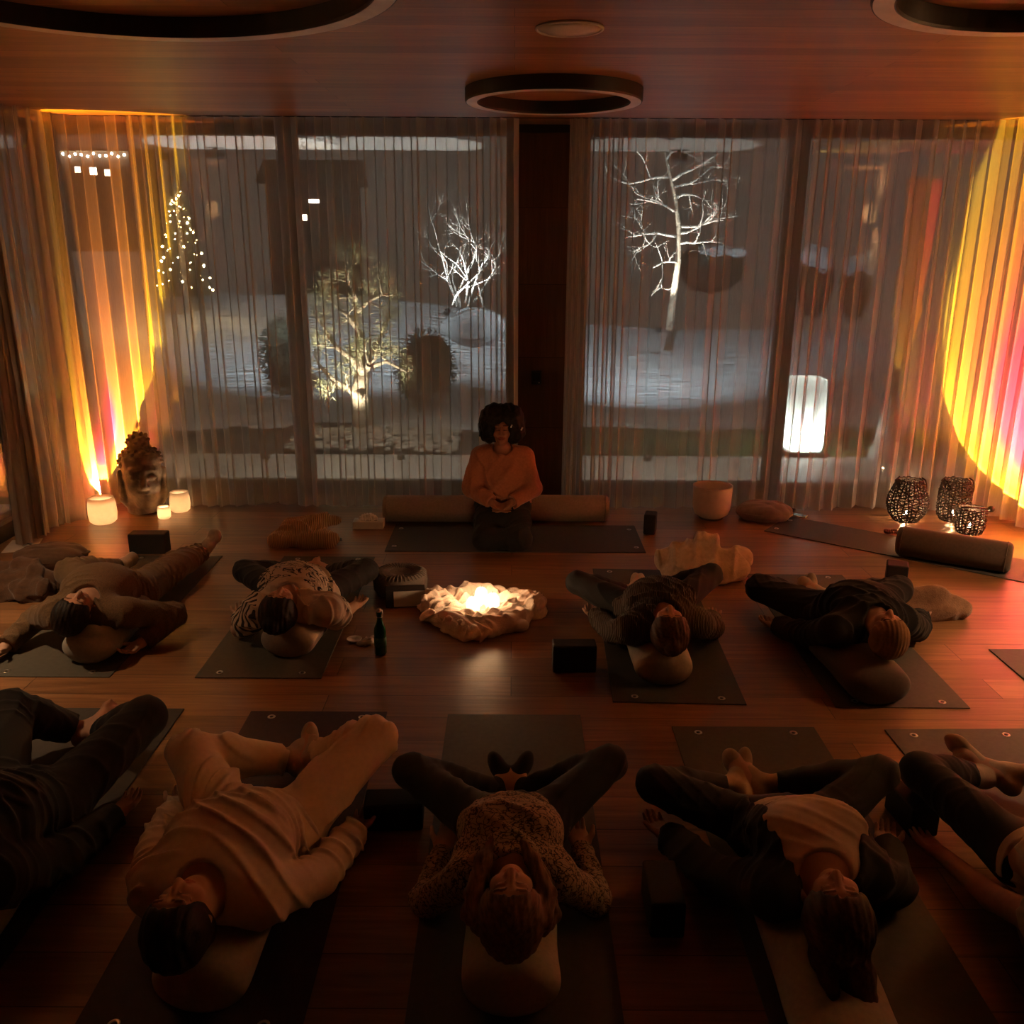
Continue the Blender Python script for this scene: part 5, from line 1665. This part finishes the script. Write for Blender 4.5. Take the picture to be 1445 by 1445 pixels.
# ---- front row
P5 = person(dict(seed=5, label='person dressed in black, partly cut off by the left edge of the photo', sl=1.06, trunk=.54, j=dict(
    head=(-105, 1255, .31), neck=(-80, 1225, .29), pel=(55, 1100, .15), sha=(-140, 1215, .24), shb=(-5, 1240, .24),
    ela=(-190, 1190, .08), elb=(85, 1215, .08), wra=(-150, 1120, .06), wrb=(160, 1150, .06),
    kna=(12, 1002, .24), knb=(205, 1012, .24), ana=(112, 1032, .08), anb=(140, 1036, .08), toa=(152, 1004, .10), tob=(168, 1004, .12)),
    face=(.05, .15, 1), legs=dict(name='trousers', mat=c_black, g=.020, fold=.004), top=dict(name='sweatshirt', mat=c_black, g=.026, fold=.006, hem=-.05, sleeve=.97), hair='short', hairmat=h_dark))
person(dict(seed=6, label='person in white long-sleeved shirt and cream trousers, short dark hair', sl=1.06, trunk=.52, belly=.02, j=dict(
    head=(262, 1292, .31), neck=(292, 1262, .29), pel=(378, 1130, .15), sha=(226, 1250, .25), shb=(366, 1268, .25),
    ela=(218, 1200, .08), elb=(458, 1238, .08), wra=(250, 1140, .06), wrb=(496, 1176, .06),
    kna=(270, 1064, .24), knb=(528, 1044, .25), ana=(408, 1072, .08), anb=(446, 1068, .08), toa=(424, 1035, .11), tob=(455, 1032, .11)),
    face=(-.10, .35, 1), curl=.7, legs=dict(name='trousers', mat=c_cream, g=.020, fold=.008, ff=44), top=dict(name='shirt', mat=c_white, g=.022, fold=.008, hem=-.06, sleeve=.95, ff=36), sock=c_socklt, hair='short', hairmat=h_dark))
person(dict(seed=7, label='person in a snake print top and black leggings, long fair hair over the shoulders', sl=.93, bust=1.0, j=dict(
    head=(721, 1282, .31), neck=(722, 1243, .29), pel=(722, 1118, .15), sha=(660, 1236, .245), shb=(784, 1236, .245),
    ela=(612, 1262, .08), elb=(832, 1262, .08), wra=(625, 1200, .06), wrb=(820, 1198, .06),
    kna=(580, 1088, .2), knb=(860, 1076, .22), ana=(702, 1114, .09), anb=(739, 1114, .09), toa=(717, 1084, .14), tob=(724, 1084, .14)),
    face=(0, .35, 1), curl=.55, legs=dict(name='leggings', mat=c_legging, g=.007, end=.98), top=dict(name='top', mat=c_snake, g=.011, fold=.004, hem=.02, sleeve=.97), sock=c_black, sockup=.3, hair='long', hairmat=h_gold,
    strands=[([(672, 1300, .30), (668, 1262, .32), (682, 1215, .36), (700, 1175, .38)], (.022, .026, .024, .010)), ([(770, 1300, .30), (772, 1262, .32), (752, 1215, .36), (728, 1172, .39)], (.022, .026, .022, .008)),
             ([(676, 1310, .26), (662, 1290, .26), (676, 1235, .32), (690, 1195, .37)], (.02, .022, .02, .008)), ([(768, 1310, .26), (781, 1290, .26), (766, 1235, .32), (745, 1195, .37)], (.02, .022, .02, .008))]))
person(dict(seed=8, label='person in an ivory tank top and black cardigan, long dark hair falling down', sl=.95, bust=1.0, j=dict(
    head=(1182, 1288, .32), neck=(1166, 1248, .29), pel=(1096, 1130, .15), sha=(1090, 1258, .245), shb=(1220, 1234, .245),
    ela=(1010, 1245, .08), elb=(1268, 1262, .08), wra=(945, 1180, .06), wrb=(1252, 1196, .06),
    kna=(924, 1106, .2), knb=(1234, 1098, .22), ana=(1034, 1110, .08), anb=(1076, 1108, .08), toa=(1032, 1074, .12), tob=(1052, 1074, .12)),
    face=(.0, .35, 1), legs=dict(name='leggings', mat=c_legging, g=.008, end=.84), top=dict(name='tank_top', mat=c_tank, g=.014, fold=.003, hem=.05, sleeve=-1, short=.12, nw=.09, nf=.05), sock=c_sock, sockup=.2, hair='fall', hairmat=h_brown,
    jacket=dict(name='cardigan', mat=c_black, g=.026),
    strands=[([(1190, 1330, .26), (1205, 1375, .20), (1212, 1420, .14), (1212, 1470, .05)], (.06, .055, .05, .04)), ([(1165, 1320, .26), (1160, 1350, .24), (1175, 1400, .2)], (.04, .035, .02))]))
P9 = person(dict(seed=9, label='person with bare arms and pale socks, cut off by the right edge of the photo', sl=1.0, j=dict(
    head=(1575, 1345, .31), neck=(1552, 1300, .29), pel=(1470, 1160, .15), sha=(1478, 1305, .22), shb=(1620, 1275, .24),
    ela=(1405, 1270, .09), elb=(1650, 1280, .08), wra=(1328, 1205, .05), wrb=(1620, 1200, .06),
    kna=(1298, 1088, .2), knb=(1590, 1098, .22), ana=(1388, 1096, .09), anb=(1420, 1092, .10), toa=(1326, 1052, .16), tob=(1352, 1050, .16)),
    face=(.0, .3, 1), curl=.4, legs=dict(name='leggings', mat=c_legging, g=.010, end=.75), top=dict(name='tank_top', mat=c_tank, g=.012, fold=.004, hem=.02, sleeve=-1, short=.12), sock=c_socklt, sockup=.32, hair='short', hairmat=h_dark))

# ---- kneeling teacher
Y = 6.52
def q(px, py, y): return D(px, py, y)
J = dict(pel=V3(-.07, Y + .05, .26), neck=q(709, 640, Y), head=q(708, 603, Y - .04), sha=q(680, 645, Y), shb=q(739, 645, Y))
J['chest'] = J['neck'] * .56 + J['pel'] * .44
J['F'] = V3(0, -1, .08); J['F'] = unit(J['F'])
J['hipa'] = J['pel'] + V3(-.095, 0, -.03); J['hipb'] = J['pel'] + V3(.095, 0, -.03)
J['kna'] = V3(-.07 - .125, Y - .33, .085); J['knb'] = V3(-.07 + .125, Y - .33, .085)
J['ana'] = V3(-.07 - .09, Y + .06, .075); J['anb'] = V3(-.07 + .09, Y + .06, .075)
J['toa'] = V3(-.07 - .05, Y + .24, .06); J['tob'] = V3(-.07 + .05, Y + .24, .06)
J['wra'] = q(694, 709, Y - .18); J['wrb'] = q(722, 709, Y - .18)
J['ela'] = ik(J['sha'], J['wra'], .245, .22, q(650, 668, Y + .04)); J['elb'] = ik(J['shb'], J['wrb'], .245, .22, q(768, 668, Y + .04))
J['U0'] = unit(V3(0.0, -.12, 1))
root, J, P, U, Fd, Rt = person(dict(seed=10, lying=False, label='person with a dark curly afro in a rust sweater, kneeling before the taupe bolsters', sl=1.0, bust=1.0, belly=.02, j=J, res=.0042, hk=.98,
    face=(0, -1, -.2), skin=(.36, .17, .10), hda=(.85, -.25, -.42), hdb=(-.85, -.25, -.42), Na=(.1, -.4, 1), Nb=(-.1, -.4, 1), Ta=(.3, -.9, .2), Tb=(-.3, -.9, .2), curl=.5,
    solea=(0, .3, 1), soleb=(0, .3, 1),
    legs=dict(name='trousers', mat=c_black, g=.016, end=.95, extra=[(J['kna'], J['knb'], .075), (J['kna'] * .5 + J['hipa'] * .5, J['knb'] * .5 + J['hipb'] * .5, .09)]), top=dict(name='sweater', mat=c_rust, g=.020, fold=.005, hem=.0, sleeve=.95, nw=.075, nu=.065)))
S = SDF(.0055); ax = (Rt, U, Fd)
S.ell(P(-.052, .045, -.03), ax, (.115, .125, .115), k=.03); S.ell(P(.052, .045, -.03), ax, (.115, .125, .115), k=.03)
S.ell(P(-.085, -.045, -.03), ax, (.085, .085, .09), k=.04); S.ell(P(.085, -.045, -.03), ax, (.085, .085, .09), k=.04)
S.ell(P(0, -.028, .10), ax, (.062, .088, .10), k=.015, op='s')
f1, f2 = folds(101, 95, .0045, 6), folds(102, 48, .004, 6)
S.disp(lambda Q: f1(Q) + f2(Q))
obj('hair', S.build(), h_dark, root)

for r_, u_, f_ in ((-.072, .035, .080), (-.148, .005, .050)):
    c = P(r_, u_, f_)
    obj('hair_clip', box(c, (.010, .006, .024), R=rotz(.0) @ np.array([[.9, 0, .43], [0, 1, 0], [-.43, 0, .9]]), bev=.002), m_metal, root)
